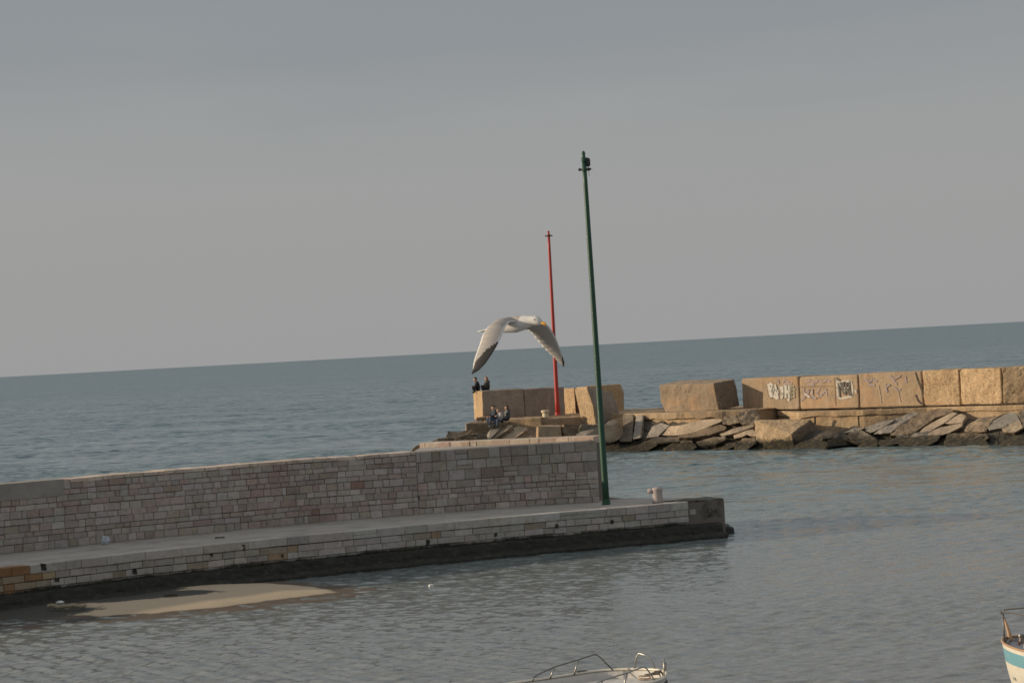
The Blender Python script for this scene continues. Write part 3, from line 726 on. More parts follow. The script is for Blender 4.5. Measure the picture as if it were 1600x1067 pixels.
# C: large leaning slab
pblock([(897, 607, 1.7), (917, 605, 0), (928, 634, 0), (932, 672, 0.0), (912, 675, 1.7), (906, 648, 1.7)], (40, 8, 1.3), M['rough_block'], 'huge leaning slab with a sunlit pitted edge behind the green mast', D=154.6)
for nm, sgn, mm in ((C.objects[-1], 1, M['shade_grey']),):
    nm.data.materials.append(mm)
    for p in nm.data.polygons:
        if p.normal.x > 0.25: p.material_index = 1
# tilted block standing alone
pblock([(1030, 601, 2.7), (1115, 599, 0), (1123, 641, 0), (1060, 644, 1.8), (1040, 644, 2.5), (1032, 628, 2.7)], (33, -7, 1.6), M['block_smooth'], 'big tilted block standing alone with a dark cracked right end', D=151.15)
o_ = C.objects[-1]; o_.data.materials.append(M['brown_rock'])  # broken brown right end; the darker colour also paints in its shade
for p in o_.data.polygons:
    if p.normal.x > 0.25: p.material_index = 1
# G: the graffiti row
def base(px, py, z=zr): return G(px, py, z)
rowpts = [(1160, 640.5), (1250, 638.4), (1343, 636), (1443, 633), (1501, 631.5), (1567, 630), (1640, 627), (1720, 624)]
RP = [base(*p) for p in rowpts]
hts = [2.03, 2.0, 2.06, 2.08, 2.07, 2.08, 2.1]
labs = ['smooth block at the left end of the row with white bubble letters painted on it', 'smooth block with a black scrawl in a white outline and faint violet paint', 'smooth block with faded violet paint and a cracked right corner',
        'pale pitted block just right of the cracked painted block', 'pitted ochre block between the pale pitted block and the last block in view', 'pitted ochre block at the right edge of the photo', 'pitted ochre block cut off by the right edge of the photo']
rows = []
for i in range(7):
    a, b = Vector((RP[i].x, RP[i].y, 0)), Vector((RP[i + 1].x, RP[i + 1].y, 0)); t = (b - a).normalized()
    if i == 6: continue
    mt = M['block_smooth'] if i < 3 else M['rough_block']
    rows.append(block('concrete_block', a + t * 0.05, b - t * 0.05, zr - .03, hts[i], 2.2, mt, labs[i], grp, seed=20 + i, amp=0.012 if i < 3 else 0.05, bev=0.08, chips=0.2))
# crack wedge on the third block
def facept(i, u, v, o_=0.05):
    ob, (p, t, n) = rows[i]; return p + t * u + n * o_ + Vector((0, 0, zr + v))
def strokes(i, segs, w_, m, nm, o_=0.055, lab=None):
    bm = bmesh.new(); ob = rows[i][0]; p, t, n = rows[i][1]
    for q, seg in enumerate(segs):
        for (u0, v0), (u1, v1) in zip(seg, seg[1:]):
            a = facept(i, u0, v0, o_ + 0.0045 * (q % 5)); b = facept(i, u1, v1, o_ + 0.0045 * (q % 5)); d = (b - a); 
            if d.length < 1e-4: continue
            d.normalize(); s = d.cross(n); ww = w_ * 0.5; a2 = a - d * ww * .6; b2 = b + d * ww * .6
            vs = [bm.verts.new(x + n * k) for k in (0, 0.004) for x in (a2 - s * ww, a2 + s * ww, b2 + s * ww, b2 - s * ww)]
            for f in ((0, 1, 2, 3), (4, 5, 6, 7), (0, 1, 5, 4), (1, 2, 6, 5), (2, 3, 7, 6), (3, 0, 4, 7)): bm.faces.new([vs[k] for k in f])
        bmesh.ops.translate(bm, verts=bm.verts, vec=-Vector(ob.location))
        r = tag(obj(nm, bm, m, ob, world=False), lab); bm = bmesh.new()
    bm.free()
def gpaint(name, col, cover=0.45):
    m = mat(name, col, 0.85); n = noise_node(m, 6, 6, 0.75)
    setc(m, mixc(m, ramp(m, n.outputs[0], [(cover - .08, (1, 1, 1)), (cover + .12, (0, 0, 0))]), col, (0.40, 0.30, 0.20))); return m
M['gw'] = gpaint('white_spray_paint', (0.54, 0.51, 0.45), 0.36); M['gk'] = gpaint('dark_spray_paint', (0.13, 0.12, 0.105), 0.32); M['gv'] = gpaint('faded_violet_spray', (0.35, 0.285, 0.325), 0.45); M['gg'] = gpaint('grey_spray_paint', (0.27, 0.26, 0.19), 0.45)
Lg = (RP[1] - RP[0]).length
def sc(i, pxl): # px along row -> metres along block
    a, b = rowpts[i][0], rowpts[i + 1][0]; ob, (p, t, n) = rows[i]
    d = ray(pxl, 610); e = Vector((d.x, d.y, 0)); # intersect with face line
    # p + t*u = e*k
    den = e.x * t.y - e.y * t.x; k = (p.x * t.y - p.y * t.x) / den; q = e * k; return (q - p).dot(t)
def vv(i, px, py):
    u = sc(i, px); ob, (p, t, n) = rows[i]; y = (p + t * u).y; return u, A(px, py, y).z - zr
def px_strokes(i, segs, w_, m, nm, lab=None, o_=0.024): return strokes(i, [[vv(i, x, y) for x, y in s] for s in segs], w_, m, nm, o_, lab)
E1 = [[(1202, 601), (1203, 612), (1205, 620)], [(1205, 599), (1209, 604), (1208, 610), (1204, 613)], [(1205, 606), (1206, 618)], [(1212, 602), (1214, 612), (1215, 622)], [(1211, 614), (1216, 612)], [(1209, 618), (1214, 622)],
      [(1220, 605), (1222, 610), (1223, 616), (1221, 621)], [(1223, 605), (1223, 612)], [(1228, 603), (1228, 620)], [(1229, 605), (1232, 614)], [(1234, 603), (1233, 614), (1232, 625)]]
px_strokes(0, [[(1230, 604), (1240, 603)], [(1236, 608), (1243, 608)], [(1235, 614), (1242, 614)], [(1235, 620), (1242, 619)], [(1237, 604), (1236, 622)], [(1241, 603), (1241, 622)]], 0.10, M['gg'], 'graffiti', 'faint grey shading beside the letters')
px_strokes(0, E1, 0.20, M['gw'], 'graffiti', 'white bubble letters', 0.032)
px_strokes(0, [[(1199, 603), (1200, 612), (1202, 620), (1206, 623)], [(1208, 606), (1206, 612), (1210, 613)], [(1210, 601), (1211, 610), (1208, 617)], [(1213, 608), (1215, 613)], [(1218, 604), (1219, 614), (1218, 622)], [(1220, 614), (1224, 614)], [(1226, 604), (1225, 622)], [(1231, 602), (1231, 609)], [(1230, 614), (1230, 622)], [(1235, 602), (1236, 612), (1234, 625)]], 0.028, M['gk'], 'graffiti', 'thin dark outline of the letters', 0.056)
px_strokes(0, [[(1213, 596), (1217, 594), (1218, 599)], [(1224, 597), (1228, 594), (1234, 597)], [(1226, 600), (1238, 599)]], 0.09, M['gv'], 'graffiti', 'violet paint above the letters')
px_strokes(1, [[(1262, 596), (1268, 594), (1274, 598), (1280, 594), (1286, 597), (1293, 594), (1298, 596)], [(1264, 600), (1272, 601)], [(1256, 608), (1258, 620), (1252, 626)], [(1260, 611), (1265, 609), (1262, 616), (1266, 621)], [(1270, 608), (1269, 622), (1275, 622)], [(1281, 607), (1277, 614), (1280, 621), (1285, 616), (1291, 608), (1292, 618)]], 0.11, M['gv'], 'graffiti', 'faded violet letters')
px_strokes(1, [[(1308, 596), (1309, 606), (1309, 620), (1313, 623), (1322, 621), (1331, 619), (1333, 608), (1331, 596), (1322, 595), (1314, 597), (1308, 596)], [(1313, 600), (1320, 612)], [(1318, 606), (1326, 606)], [(1337, 610), (1338, 613)], [(1258, 615), (1264, 620)], [(1268, 612), (1271, 621)]], 0.12, M['gw'], 'graffiti', 'white outline around the black scrawl')
px_strokes(1, [[(1311, 599), (1312, 619)], [(1315, 598), (1316, 608), (1319, 615)], [(1319, 597), (1318, 608)], [(1324, 598), (1321, 616)], [(1323, 607), (1328, 617)], [(1329, 596), (1327, 608), (1331, 617)], [(1309, 591), (1313, 594)]], 0.12, M['gk'], 'graffiti', 'black scrawled letters', 0.048)
px_strokes(2, [[(1353, 593), (1359, 597), (1365, 592), (1371, 596)], [(1359, 600), (1367, 602)], [(1384, 601), (1386, 612)], [(1386, 604), (1391, 601)], [(1392, 588), (1399, 592), (1408, 587)], [(1397, 595), (1402, 600)], [(1396, 605), (1403, 609), (1407, 608)], [(1416, 589), (1417, 597)]], 0.11, M['gv'], 'graffiti', 'faded violet letters')
px_strokes(2, [[(1373, 602), (1375, 615), (1376, 630)], [(1403, 610), (1406, 628)]], 0.06, mat('pale_lime_streak', (0.48, 0.38, 0.27), .9), 'lime_streak', 'pale lime streaks')
px_strokes(2, [[(1432, 582), (1435, 592), (1439, 606), (1443, 614)], [(1431, 617), (1434, 626), (1438, 630)]], 0.10, M['rubble'], 'crack', 'dark crack in the corner', 0.022)
px_strokes(1, [[(1305, 590), (1305, 634)], [(1249, 604.5), (1302, 603)]], 0.035, M['brown_rock'], 'crack', 'thin straight joint line', 0.02)

# --- low wall under the red mast & mossy head
rock('concrete_step', [(728, 662, 0), (765, 660, 0), (790, 661, 0), (790, 676, 0), (760, 684, 0), (727, 686, 0)], (8, -3, 2.2), M['brown_rock'], 'mossy brown ledge under the left end of the breakwater head', 'ledge', D=153.8, amp=0.10, seed=3.3)
rock('concrete_step', [(745, 652, 0), (776, 651, 0), (776, 661, 0), (741, 664, 0)], (6, -1, 1.4), M['brown_rock'], 'narrow weathered step just under the big rough-ended block', 'ledge', D=156.2, amp=0.04, seed=5.3)
rock('retaining_wall', [(775, 656, 0.6), (845, 653, -0.2), (846, 672, -0.4), (790, 676, 0.4)], (4, -3, 1.3), M['block'], 'low sunlit wall left of the small cream bollard', 'wall', D=155.2, seed=6.1, amp=0.03)
rock('retaining_wall', [(846, 655, 0), (922, 650, .6), (925, 662, .6), (915, 671, .6), (846, 668, 0)], (2, -3, 0.9), M['block_smooth'], 'low shaded wall right of the small cream bollard', 'wall', D=155.7, seed=7.1, amp=0.025)
fb = G(852.5, 652.5, zl); fb = Vector((fb.x, fb.y - 0.9, zl))
fb = A(852.5, 652.8, 156.0)
b2 = empty('mooring_bollard', fb, 'small cream stone bollard with a wider rim beside the red mast foot', 'bollard')
bm = bmesh.new(); lathe(bm, fb, [(0.22, -0.05), (0.21, 0.05), (0.20, 0.34)], 18); obj('post', bm, M['bollard2'], b2, smooth=True)
bm = bmesh.new(); lathe(bm, fb, [(0.20, 0.33), (0.27, 0.37), (0.275, 0.46), (0.24, 0.50), (0.1, 0.51)], 18); obj('rim', bm, M['bollard2'], b2, smooth=False)

# --- slabs and rocks
RG = 'slabs and rocks tumbled along the breakwater'
def R(poly, off, m, label, **k): return rock('rock_slab', poly, off, M[m], label, 'rock', RG, **k)
R([(747, 680), (768, 668), (786, 665), (779, 672), (762, 688), (745, 690)], (2, 6, .7), 'grey_slab', 'greyish slab leaning under the mossy ledge at the breakwater head', tilt=-0.7)
R([(757, 686), (773, 669), (799, 663), (801, 666), (780, 680), (768, 688)], (2, 5, .6), 'slab', 'sunlit tan slab leaning just right of the three sitting people', tilt=-1.0)
R([(770, 688), (790, 675), (805, 666), (824, 668), (822, 672), (805, 684), (800, 689)], (3, 6, .6), 'slab', 'broad pale sunlit slab in the middle of the head slabs', tilt=-1.0)
R([(802, 688), (813, 679), (826, 668), (836, 671), (838, 680), (830, 690)], (2, 5, .7), 'brown_rock', 'broken brown slab beside the square cut block', tilt=0.3)
R([(812, 690), (826, 679), (836, 682), (842, 692)], (2, 5, .7), 'slab', 'low pale rubble piece at the left foot of the square cut block', seed=4.4, tilt=-0.8)
R([(838, 668, .6), (840, 666, 0), (875, 666, 0), (878, 690, 0), (840, 692, 0), (837, 690, .6)], (4, -2, 1.2), 'block_smooth', 'square cut smooth block just behind the quay wall', D=152.2, amp=.02, chips=0.03)
R([(875, 667, .8), (880, 663, 0), (882, 672, 0), (879, 678, 0), (875, 677, .8)], (2, 0, .8), 'rough_block', 'small bright shard standing beside the square cut block', D=152.5)
R([(880, 666, 0), (905, 667, 0), (898, 690, 0), (880, 690, 0)], (2, 3, 1), 'brown_rock', 'dull brown rock between the bright shard and the pitted block', D=152.4)
R([(902, 675, .5), (908, 663, 0), (940, 663, 0), (962, 668, 0), (964, 690, 0), (898, 692, 0)], (6, 4, 1.4), 'grey_slab', 'large pitted boulder beneath the huge leaning slab', D=151.7, amp=.07)
R([(944, 662, 0), (955, 664, 0), (960, 690, 0), (944, 696, 0)], (16, -8, 1.2), 'slab', 'rounded block just right of the green mast', D=150.9, amp=.05)
R([(958, 656, 0), (971, 652, 0), (971, 676, 0), (966, 688, 0), (957, 684, 0)], (2, 3, 1.2), 'rough_block', 'underside lump hanging below the huge leaning slab', D=151.8)
R([(653, 697), (688, 684), (712, 683), (740, 676), (760, 680), (758, 692), (700, 696)], (2, 5, 1.4), 'dark_rock', 'low dark weedy reef at the tip of the breakwater head', D=151.5, amp=.12, bev=.1)
R([(681, 692), (684, 684), (695, 686), (712, 688), (712, 694)], (2, 4, 1.0), 'dark_rock', 'small dark weedy rock poking out at the far left tip', D=150.6, amp=.08)
R([(710, 690), (711, 684), (717, 683), (720, 690)], (2, 2, .6), 'brown_rock', 'small brown stone on the dark reef', D=150.2)
R([(722, 688), (735, 681), (745, 683), (748, 692), (724, 693)], (2, 3, .8), 'brown_rock', 'rounded brown stone beneath the mossy ledge', D=150.8, amp=.08)
# right part
R([(994, 649), (1005, 649), (1001, 684), (988, 686)], (4, 1, .8), 'grey_slab', 'narrow grey slab standing upright right of the leaning slab', amp=.04, L=.22)
R([(973, 647, .4), (990, 646, .4), (988, 690, .2), (968, 690, .2)], (2, 2, 1.0), 'dark_rock', 'dark stepped rock face in the gap left of the upright slab')
R([(1009, 684), (1018, 668), (1032, 660), (1047, 664), (1040, 670), (1028, 682)], (2, 4, .6), 'grey_slab', 'smooth pale grey slab leaning in the shade of the ledge', amp=.03)
R([(1024, 680), (1044, 666), (1062, 664), (1100, 655), (1127, 654), (1130, 657), (1092, 673), (1088, 677), (1056, 680)], (4, 6, .8), 'slab', 'largest sunlit tan slab lying under the tilted block', amp=.025, tilt=-.1)
R([(1090, 673), (1112, 664), (1126, 662), (1136, 666), (1133, 671), (1110, 679), (1088, 682), (1060, 684), (1058, 680)], (2, 9, .5), 'brown_rock', 'thick greyish slab overlapping the largest sunlit slab', amp=.04, tilt=.2)
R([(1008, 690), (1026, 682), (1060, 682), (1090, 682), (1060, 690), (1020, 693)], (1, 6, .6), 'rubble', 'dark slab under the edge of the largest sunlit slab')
R([(1000, 699), (1008, 694), (1028, 690), (1026, 696), (1012, 704), (999, 704)], (2, 4, .6), 'brown_rock', 'brown weedy rock at the waterline left of centre', amp=.09)
R([(1036, 700), (1052, 692), (1086, 693), (1090, 698), (1080, 704), (1038, 705)], (1, 3, .8), 'dark_rock', 'long low greenish rock at the waterline', amp=.07)
R([(1062, 688), (1082, 688), (1083, 693), (1062, 693)], (1, 2, .5), 'brown_rock', 'small yellowish ledge rock in the shade')
R([(1088, 690), (1110, 683), (1134, 681), (1134, 687), (1118, 694), (1092, 696)], (1, 7, .6), 'dark_rock', 'dark slab with a weedy lower edge above the waterline')
R([(1124, 678), (1152, 668), (1177, 662), (1178, 666), (1154, 675), (1130, 681)], (2, 4, .5), 'slab', 'upper thin slab pointing at the big square boulder', amp=.03)
R([(1146, 680), (1166, 673), (1178, 670), (1178, 674), (1160, 682), (1148, 685)], (2, 3, .5), 'slab', 'lower thin slab pointing at the big square boulder', amp=.03)
R([(1166, 677), (1180, 673), (1183, 682), (1170, 680)], (2, 3, .5), 'slab', 'small pale slab tucked against the big square boulder')
R([(1126, 702), (1134, 692), (1152, 690), (1146, 698), (1130, 705)], (2, 3, .6), 'dark_rock', 'small weedy rock at the waterline left of the pale triangular rock')
R([(1148, 696), (1160, 684), (1180, 684), (1182, 692), (1168, 702), (1148, 703)], (2, 4, .8), 'brown_rock', 'rounded tan rock at the waterline beside the big square boulder', amp=.06)
R([(1155, 642), (1180, 640), (1186, 650), (1184, 662), (1160, 664), (1150, 655)], (4, 2, 1), 'brown_rock', 'crumbled concrete lump at the break in the ledge', amp=.12)
R([(1130, 652), (1150, 648), (1156, 660), (1140, 664), (1130, 662)], (4, 2, 1), 'brown_rock', 'crumbled brown lump below the tilted block corner', amp=.1)
# big square boulder at the water
def hull_rock(name, pts, m, label, cat='rock', group=None, L=.22, amp=.05, bev=.05, seed=1.0):
    bm = bmesh.new(); vs = [bm.verts.new(A(*p)) for p in pts]
    r = bmesh.ops.convex_hull(bm, input=vs); bmesh.ops.delete(bm, geom=[g for g in r['geom_interior'] if isinstance(g, bmesh.types.BMVert)], context='VERTS')
    bmesh.ops.dissolve_limit(bm, angle_limit=radians(9), verts=bm.verts, edges=bm.edges)
    bmesh.ops.recalc_face_normals(bm, faces=bm.faces); roughen(bm, L, amp, bev, seed, chips=.05)
    return tag(obj(name, bm, m), label, cat, group)
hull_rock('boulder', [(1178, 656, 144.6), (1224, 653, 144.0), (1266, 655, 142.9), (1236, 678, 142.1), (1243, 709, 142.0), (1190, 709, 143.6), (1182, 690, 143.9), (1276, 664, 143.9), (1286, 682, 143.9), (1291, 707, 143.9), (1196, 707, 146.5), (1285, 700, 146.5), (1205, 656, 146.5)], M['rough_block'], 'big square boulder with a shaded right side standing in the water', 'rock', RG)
o_ = C.objects[-1]; o_.data.materials.append(M['brown_rock'])  # darker material on faces turned from the sun, shade put into the colour
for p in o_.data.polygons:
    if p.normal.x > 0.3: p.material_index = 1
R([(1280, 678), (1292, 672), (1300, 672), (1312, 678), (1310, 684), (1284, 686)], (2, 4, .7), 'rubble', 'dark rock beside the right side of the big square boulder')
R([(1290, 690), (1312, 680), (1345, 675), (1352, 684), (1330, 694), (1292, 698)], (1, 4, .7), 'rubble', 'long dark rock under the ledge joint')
R([(1318, 676), (1335, 668), (1352, 668), (1340, 675)], (2, 3, .5), 'grey_slab', 'grey slab end right below the ledge joint')
R([(1315, 686), (1330, 674), (1344, 670), (1362, 680), (1372, 688), (1340, 694)], (1, 6, .7), 'dark_rock', 'dark pointed rock under the grey leaning slab')
R([(1346, 670), (1372, 660), (1398, 654), (1396, 658), (1366, 674), (1360, 676)], (2, 4, .5), 'grey_slab', 'thin smooth grey slab leaning on the ledge', amp=.02, tilt=-0.3)
R([(1364, 678), (1380, 668), (1402, 652), (1430, 643), (1440, 644), (1420, 656), (1402, 668), (1392, 676)], (3, 6, .7), 'grey_slab', 'long rough grey slab rising towards the ledge', amp=.07)
R([(1390, 680), (1410, 662), (1436, 645), (1470, 637), (1490, 640), (1490, 645), (1462, 652), (1446, 664), (1425, 678)], (3, 6, .7), 'brown_rock', 'broad crumbling slab with violet flecks reaching the ledge', amp=.09)
R([(1340, 697), (1350, 690), (1372, 686), (1372, 696), (1360, 700)], (1, 3, .6), 'dark_rock', 'dull dark rock at the waterline under the grey slabs')
R([(1372, 692), (1374, 687), (1398, 685), (1415, 684), (1416, 689), (1394, 695), (1376, 698)], (1, 3, .6), 'brown_rock', 'low orange brown rock at the waterline')
R([(1396, 690), (1402, 676), (1430, 676), (1448, 672), (1455, 686), (1440, 696), (1410, 698)], (1, 3, .7), 'grey_slab', 'hunched greyish rock with green weed at its foot', amp=.08)
R([(1432, 678), (1446, 666), (1466, 655), (1488, 644), (1496, 645), (1480, 658), (1456, 672), (1440, 682)], (3, 4, .5), 'slab', 'upper tan slab of the leaning pair', amp=.03, tilt=-0.2)
R([(1462, 660), (1480, 652), (1502, 646), (1510, 650), (1504, 660), (1484, 662)], (3, 4, .6), 'slab', 'pale square ended slab under the last ledge lip', amp=.04)
R([(1450, 676), (1470, 667), (1505, 660), (1503, 666), (1484, 676), (1470, 680), (1444, 680)], (2, 5, .6), 'slab', 'lower tan slab with a thick shaded edge', amp=.025)
R([(1428, 700), (1444, 682), (1470, 680), (1466, 688), (1448, 698)], (1, 3, .7), 'dark_rock', 'dark hollowed rock between two weedy rocks')
R([(1476, 690), (1480, 678), (1510, 676), (1540, 677), (1546, 684), (1532, 692), (1500, 698), (1478, 697)], (1, 3, .8), 'brown_rock', 'long low tan rock at the waterline', amp=.07)
R([(1508, 672), (1512, 662), (1530, 654), (1556, 648), (1548, 662), (1540, 674), (1516, 676)], (2, 5, .8), 'brown_rock', 'heap of broken white flecked conglomerate', amp=.13)
R([(1541, 664), (1560, 652), (1578, 643), (1588, 645), (1594, 657), (1566, 668), (1545, 672)], (3, 8, .7), 'grey_slab', 'big grey slab with a flat shaded side at the right', amp=.03)
R([(1538, 662), (1552, 652), (1578, 643), (1560, 650), (1545, 660)], (2, 4, .4), 'slab', 'pale top face strip of the big grey slab', amp=.03)
R([(1565, 670), (1580, 662), (1594, 656), (1599, 668), (1585, 676), (1570, 674)], (2, 5, .6), 'slab', 'pale chunk leaning under the big grey slab', amp=.05)
R([(1556, 697), (1562, 688), (1590, 682), (1620, 682), (1625, 697), (1590, 699)], (1, 3, .8), 'dark_rock', 'low rock with bright green weed at the right edge', amp=.07)
R([(1510, 698), (1522, 690), (1540, 688), (1548, 696), (1530, 701)], (1, 2, .6), 'dark_rock', 'small weed covered rock awash at the waterline', amp=.07)
R([(1590, 645), (1600, 640), (1640, 638), (1640, 676), (1604, 678), (1598, 664)], (2, 5, .8), 'dark_rock', 'dark rock against the ledge at the right edge', amp=.09)
# rubble under-mass
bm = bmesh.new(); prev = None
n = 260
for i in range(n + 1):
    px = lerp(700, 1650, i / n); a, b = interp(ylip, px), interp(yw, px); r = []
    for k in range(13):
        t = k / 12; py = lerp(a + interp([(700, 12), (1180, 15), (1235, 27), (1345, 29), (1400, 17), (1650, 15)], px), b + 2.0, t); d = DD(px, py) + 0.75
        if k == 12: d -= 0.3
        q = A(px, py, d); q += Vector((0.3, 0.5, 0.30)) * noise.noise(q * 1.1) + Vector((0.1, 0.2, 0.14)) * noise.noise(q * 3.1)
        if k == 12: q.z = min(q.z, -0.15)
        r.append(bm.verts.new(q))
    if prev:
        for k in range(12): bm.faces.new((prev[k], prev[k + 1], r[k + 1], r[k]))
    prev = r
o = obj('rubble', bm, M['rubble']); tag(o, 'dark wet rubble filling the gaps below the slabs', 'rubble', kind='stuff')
rng = random.Random(5)
# ------------------------------------------------------------------ people
BULK = 1.5
def skin_mesh(chains, root):
    """chains: list of lists of (point, radius); shared points merge. returns an evaluated mesh"""
    vs, rs, es, idx = [], [], [], {}
    for ch in chains:
        last = None
        for p, r in ch:
            k = tuple(round(c, 4) for c in p)
            if k not in idx: idx[k] = len(vs); vs.append(p); rs.append(r)
            i = idx[k]
            if last is not None and last != i: es.append((last, i))
            last = i
    me = bpy.data.meshes.new('skeleton'); me.from_pydata([tuple(v) for v in vs], es, [])
    ob = bpy.data.objects.new('skeleton', me); C.objects.link(ob)
    ob.modifiers.new('s', 'SKIN'); 
    for i, sv in enumerate(me.skin_vertices[0].data):
        r = rs[i]; sv.radius = (r * BULK, r * BULK) if isinstance(r, (int, float)) else (r[0] * BULK, r[1] * BULK); sv.use_root = (i == root)
    ss = ob.modifiers.new('u', 'SUBSURF'); ss.levels = 2; ss.render_levels = 2
    dg = bpy.context.evaluated_depsgraph_get(); res = bpy.data.meshes.new_from_object(ob.evaluated_get(dg))
    bpy.data.objects.remove(ob); bpy.data.meshes.remove(me); return res
def cmat(n, c, r=0.9): return mat(n, c, r)
M['skin'] = cmat('skin', (0.50, 0.30, 0.21), 0.6); M['hair_black'] = cmat('black_hair', (0.02, 0.016, 0.014)); M['hair_brown'] = cmat('brown_hair', (0.07, 0.035, 0.02)); M['hair_fair'] = cmat('fair_hair', (0.25, 0.15, 0.08))
M['jk_black'] = cmat('black_jacket', (0.018, 0.02, 0.022)); M['jk_olive'] = cmat('dark_olive_jacket', (0.055, 0.05, 0.042)); M['jk_grey'] = cmat('grey_leather_jacket', (0.06, 0.062, 0.066), 0.5); M['jk_navy'] = cmat('navy_jacket', (0.035, 0.045, 0.06)); M['jk_light'] = cmat('light_grey_jumper', (0.42, 0.40, 0.38))
M['jeans'] = cmat('blue_jeans', (0.075, 0.10, 0.15)); M['trousers'] = cmat('black_trousers', (0.02, 0.02, 0.024)); M['shoe'] = cmat('dark_shoes', (0.03, 0.028, 0.026)); M['pale_shoe'] = cmat('pale_shoes', (0.4, 0.38, 0.36))
def person(seat, face, label, top, legs, hair, shoe, lean=0.1, knee=0.12, foot=-0.36, footx=0.12, hairlen=0.0, arms='lap', turn=0.0, sc=1.0, twist=0.0):
    """seated figure: x forward, y left, z up, origin at the seat"""
    e = empty('person', seat, label, 'person', 'people sitting on the breakwater', rz=face)
    V = Vector
    pel = V((0, 0, .11)); wa = V((lean * .4, 0, .30)); ch = V((lean, 0, .46)); ne_ = V((lean * 1.3 + .01, 0, .585)); 
    hb = V((lean * 1.5 + .03, 0, .655)); hc = V((lean * 1.6 + .045, 0, .74)); ht = V((lean * 1.6 + .035, 0, .82))
    chains = [[(pel, (.155, .125)), (wa, (.13, .11)), (ch, (.155, .115)), (ne_, .055), (hb, .065), (hc, (.078, .092)), (ht, .062)]]
    chains[0][5] = (hc, .088)
    for s in (-1, 1):
        hip = V((.05, .10 * s, .09)); kn = V((.44, .13 * s, knee)); an = V((.44 + footx, .12 * s, foot)); toe_ = V((.44 + footx + .17, .13 * s, foot - .055)); heel = V((.44 + footx - .03, .12 * s, foot - .04))
        chains.append([(pel, .14), (hip, .095), (hip.lerp(kn, .5), .085), (kn, .062), (kn.lerp(an, .35), .062), (an, .042), (toe_, .034)])
        sh = ch + V((0, .17 * s, .07)); 
        if arms == 'lap': el_ = V((lean + .02, .23 * s, .24)); wr = V((.27, .13 * s, .20))
        elif arms == 'knees': el_ = V((lean + .14, .22 * s, .27)); wr = V((.38, .12 * s, .24))
        else: el_ = V((lean + .10, .19 * s, .26)); wr = V((lean + .28, .06 * s, .40))
        chains.append([(ch, .13), (sh, .07), (sh.lerp(el_, .55), .055), (el_, .048), (el_.lerp(wr, .5), .042), (wr, .028)])
    me = skin_mesh(chains, 0)
    bm = bmesh.new(); bm.from_mesh(me); bpy.data.meshes.remove(me)
    # materials by region
    segs = []
    for ci, chn in enumerate(chains):
        for (a, ra), (b, rb_) in zip(chn, chn[1:]):
            if ci == 0: k = 0 if b.z < .6 and b != ne_ else 2
            elif ci % 2 == 1: k = 1 if b.z > foot - .01 else 3
            else: k = 0
            segs.append((a, b, k))
    def segd(p, a, b):
        d = b - a; t = max(0, min(1, (p - a).dot(d) / (d.length_squared + 1e-9))); return (p - a - d * t).length
    for f in bm.faces:
        c = f.calc_center_median(); f.material_index = min((segd(c, a, b) - (0.02 if k == 0 else 0), k) for a, b, k in segs)[1]; f.smooth = True
        if f.material_index == 2 and c.z < .60: f.material_index = 0
    # face: nose, brow and mouth relief on the head front
    def part(pts, rs, seg, k):
        n0 = len(bm.faces); tube(bm, pts, rs, seg); bm.faces.ensure_lookup_table()
        for f in bm.faces[n0:]: f.material_index = k; f.smooth = True
    fx = hc.x + .085
    part([V((fx - .01, 0, hc.z + .012)), V((fx + .012, 0, hc.z - .012)), V((fx + .018, 0, hc.z - .028)), V((fx - .004, 0, hc.z - .036))], [.008, .012, .015, .009], 8, 2)
    for s in (-1, 1):
        part([V((hc.x, .085 * s, hc.z + .015)), V((hc.x - .008, .096 * s, hc.z)), V((hc.x, .088 * s, hc.z - .028))], [.010, .016, .009], 8, 2)   # ears
        # hands: palm, four fingers, thumb
        wr = chains[2 if s < 0 else 4][-1][0]
        d = V((.9, -.35 * s, -.25)).normalized(); u = V((0, 0, 1)); lat = d.cross(u).normalized()
        part([wr - d * .01, wr + d * .03, wr + d * .075, wr + d * .09], [.028, .036, .038, .024], 8, 2)
        for q, ln in enumerate((.062, .072, .068, .052)):
            o_ = wr + d * .08 + lat * (q - 1.5) * .019
            part([o_, o_ + d * ln * .5 + u * .004, o_ + d * ln * .8 - u * .014, o_ + d * ln - u * .035], [.0095, .009, .0085, .006], 6, 2)
        o_ = wr + d * .03 - lat * .03 * s
        part([o_, o_ + (d - lat * s).normalized() * .035 - u * .006, o_ + (d * 1.4 - lat * s * .6).normalized() * .065 - u * .014], [.012, .0105, .007], 6, 2)
    o = obj('body', bm, [top, legs, M['skin'], shoe], e, world=False)
    # hair cap, falling to the given length
    bm = bmesh.new(); bmesh.ops.create_icosphere(bm, subdivisions=3, radius=1)
    for v in bm.verts:
        p = v.co.copy()
        r = V((.112, .102, .122))
        q = V((p.x * r.x, p.y * r.y, p.z * r.z))
        if p.x > .25 and p.z < .45: q.x = min(q.x, .03) ; q.y *= .98
        if p.z < 0 and p.x < .45: q.z = q.z - hairlen * min(1, -p.z * 1.4); q.x -= hairlen * .22 * min(1, -p.z * 1.4); q.y *= 1 + hairlen * .9
        q += V((noise.noise(p * 4), noise.noise(p * 4 + V((5, 0, 0))), 0)) * .01
        v.co = q + hc + V((-.02, 0, .022))
    obj('hair', bm, hair, e, world=False, smooth=True)
    for s in (-1, 1):
        bm = bmesh.new(); r = bmesh.ops.create_icosphere(bm, subdivisions=1, radius=.011); bmesh.ops.translate(bm, verts=r['verts'], vec=V((fx - .008, .032 * s, hc.z + .008))); obj('eye', bm, M['hair_black'], e, world=False)
    bm = bmesh.new(); box(bm, V((fx - .004, 0, hc.z - .052)), (.012, .042, .008)); obj('mouth', bm, cmat('lips', (.3, .1, .09)), e, world=False)
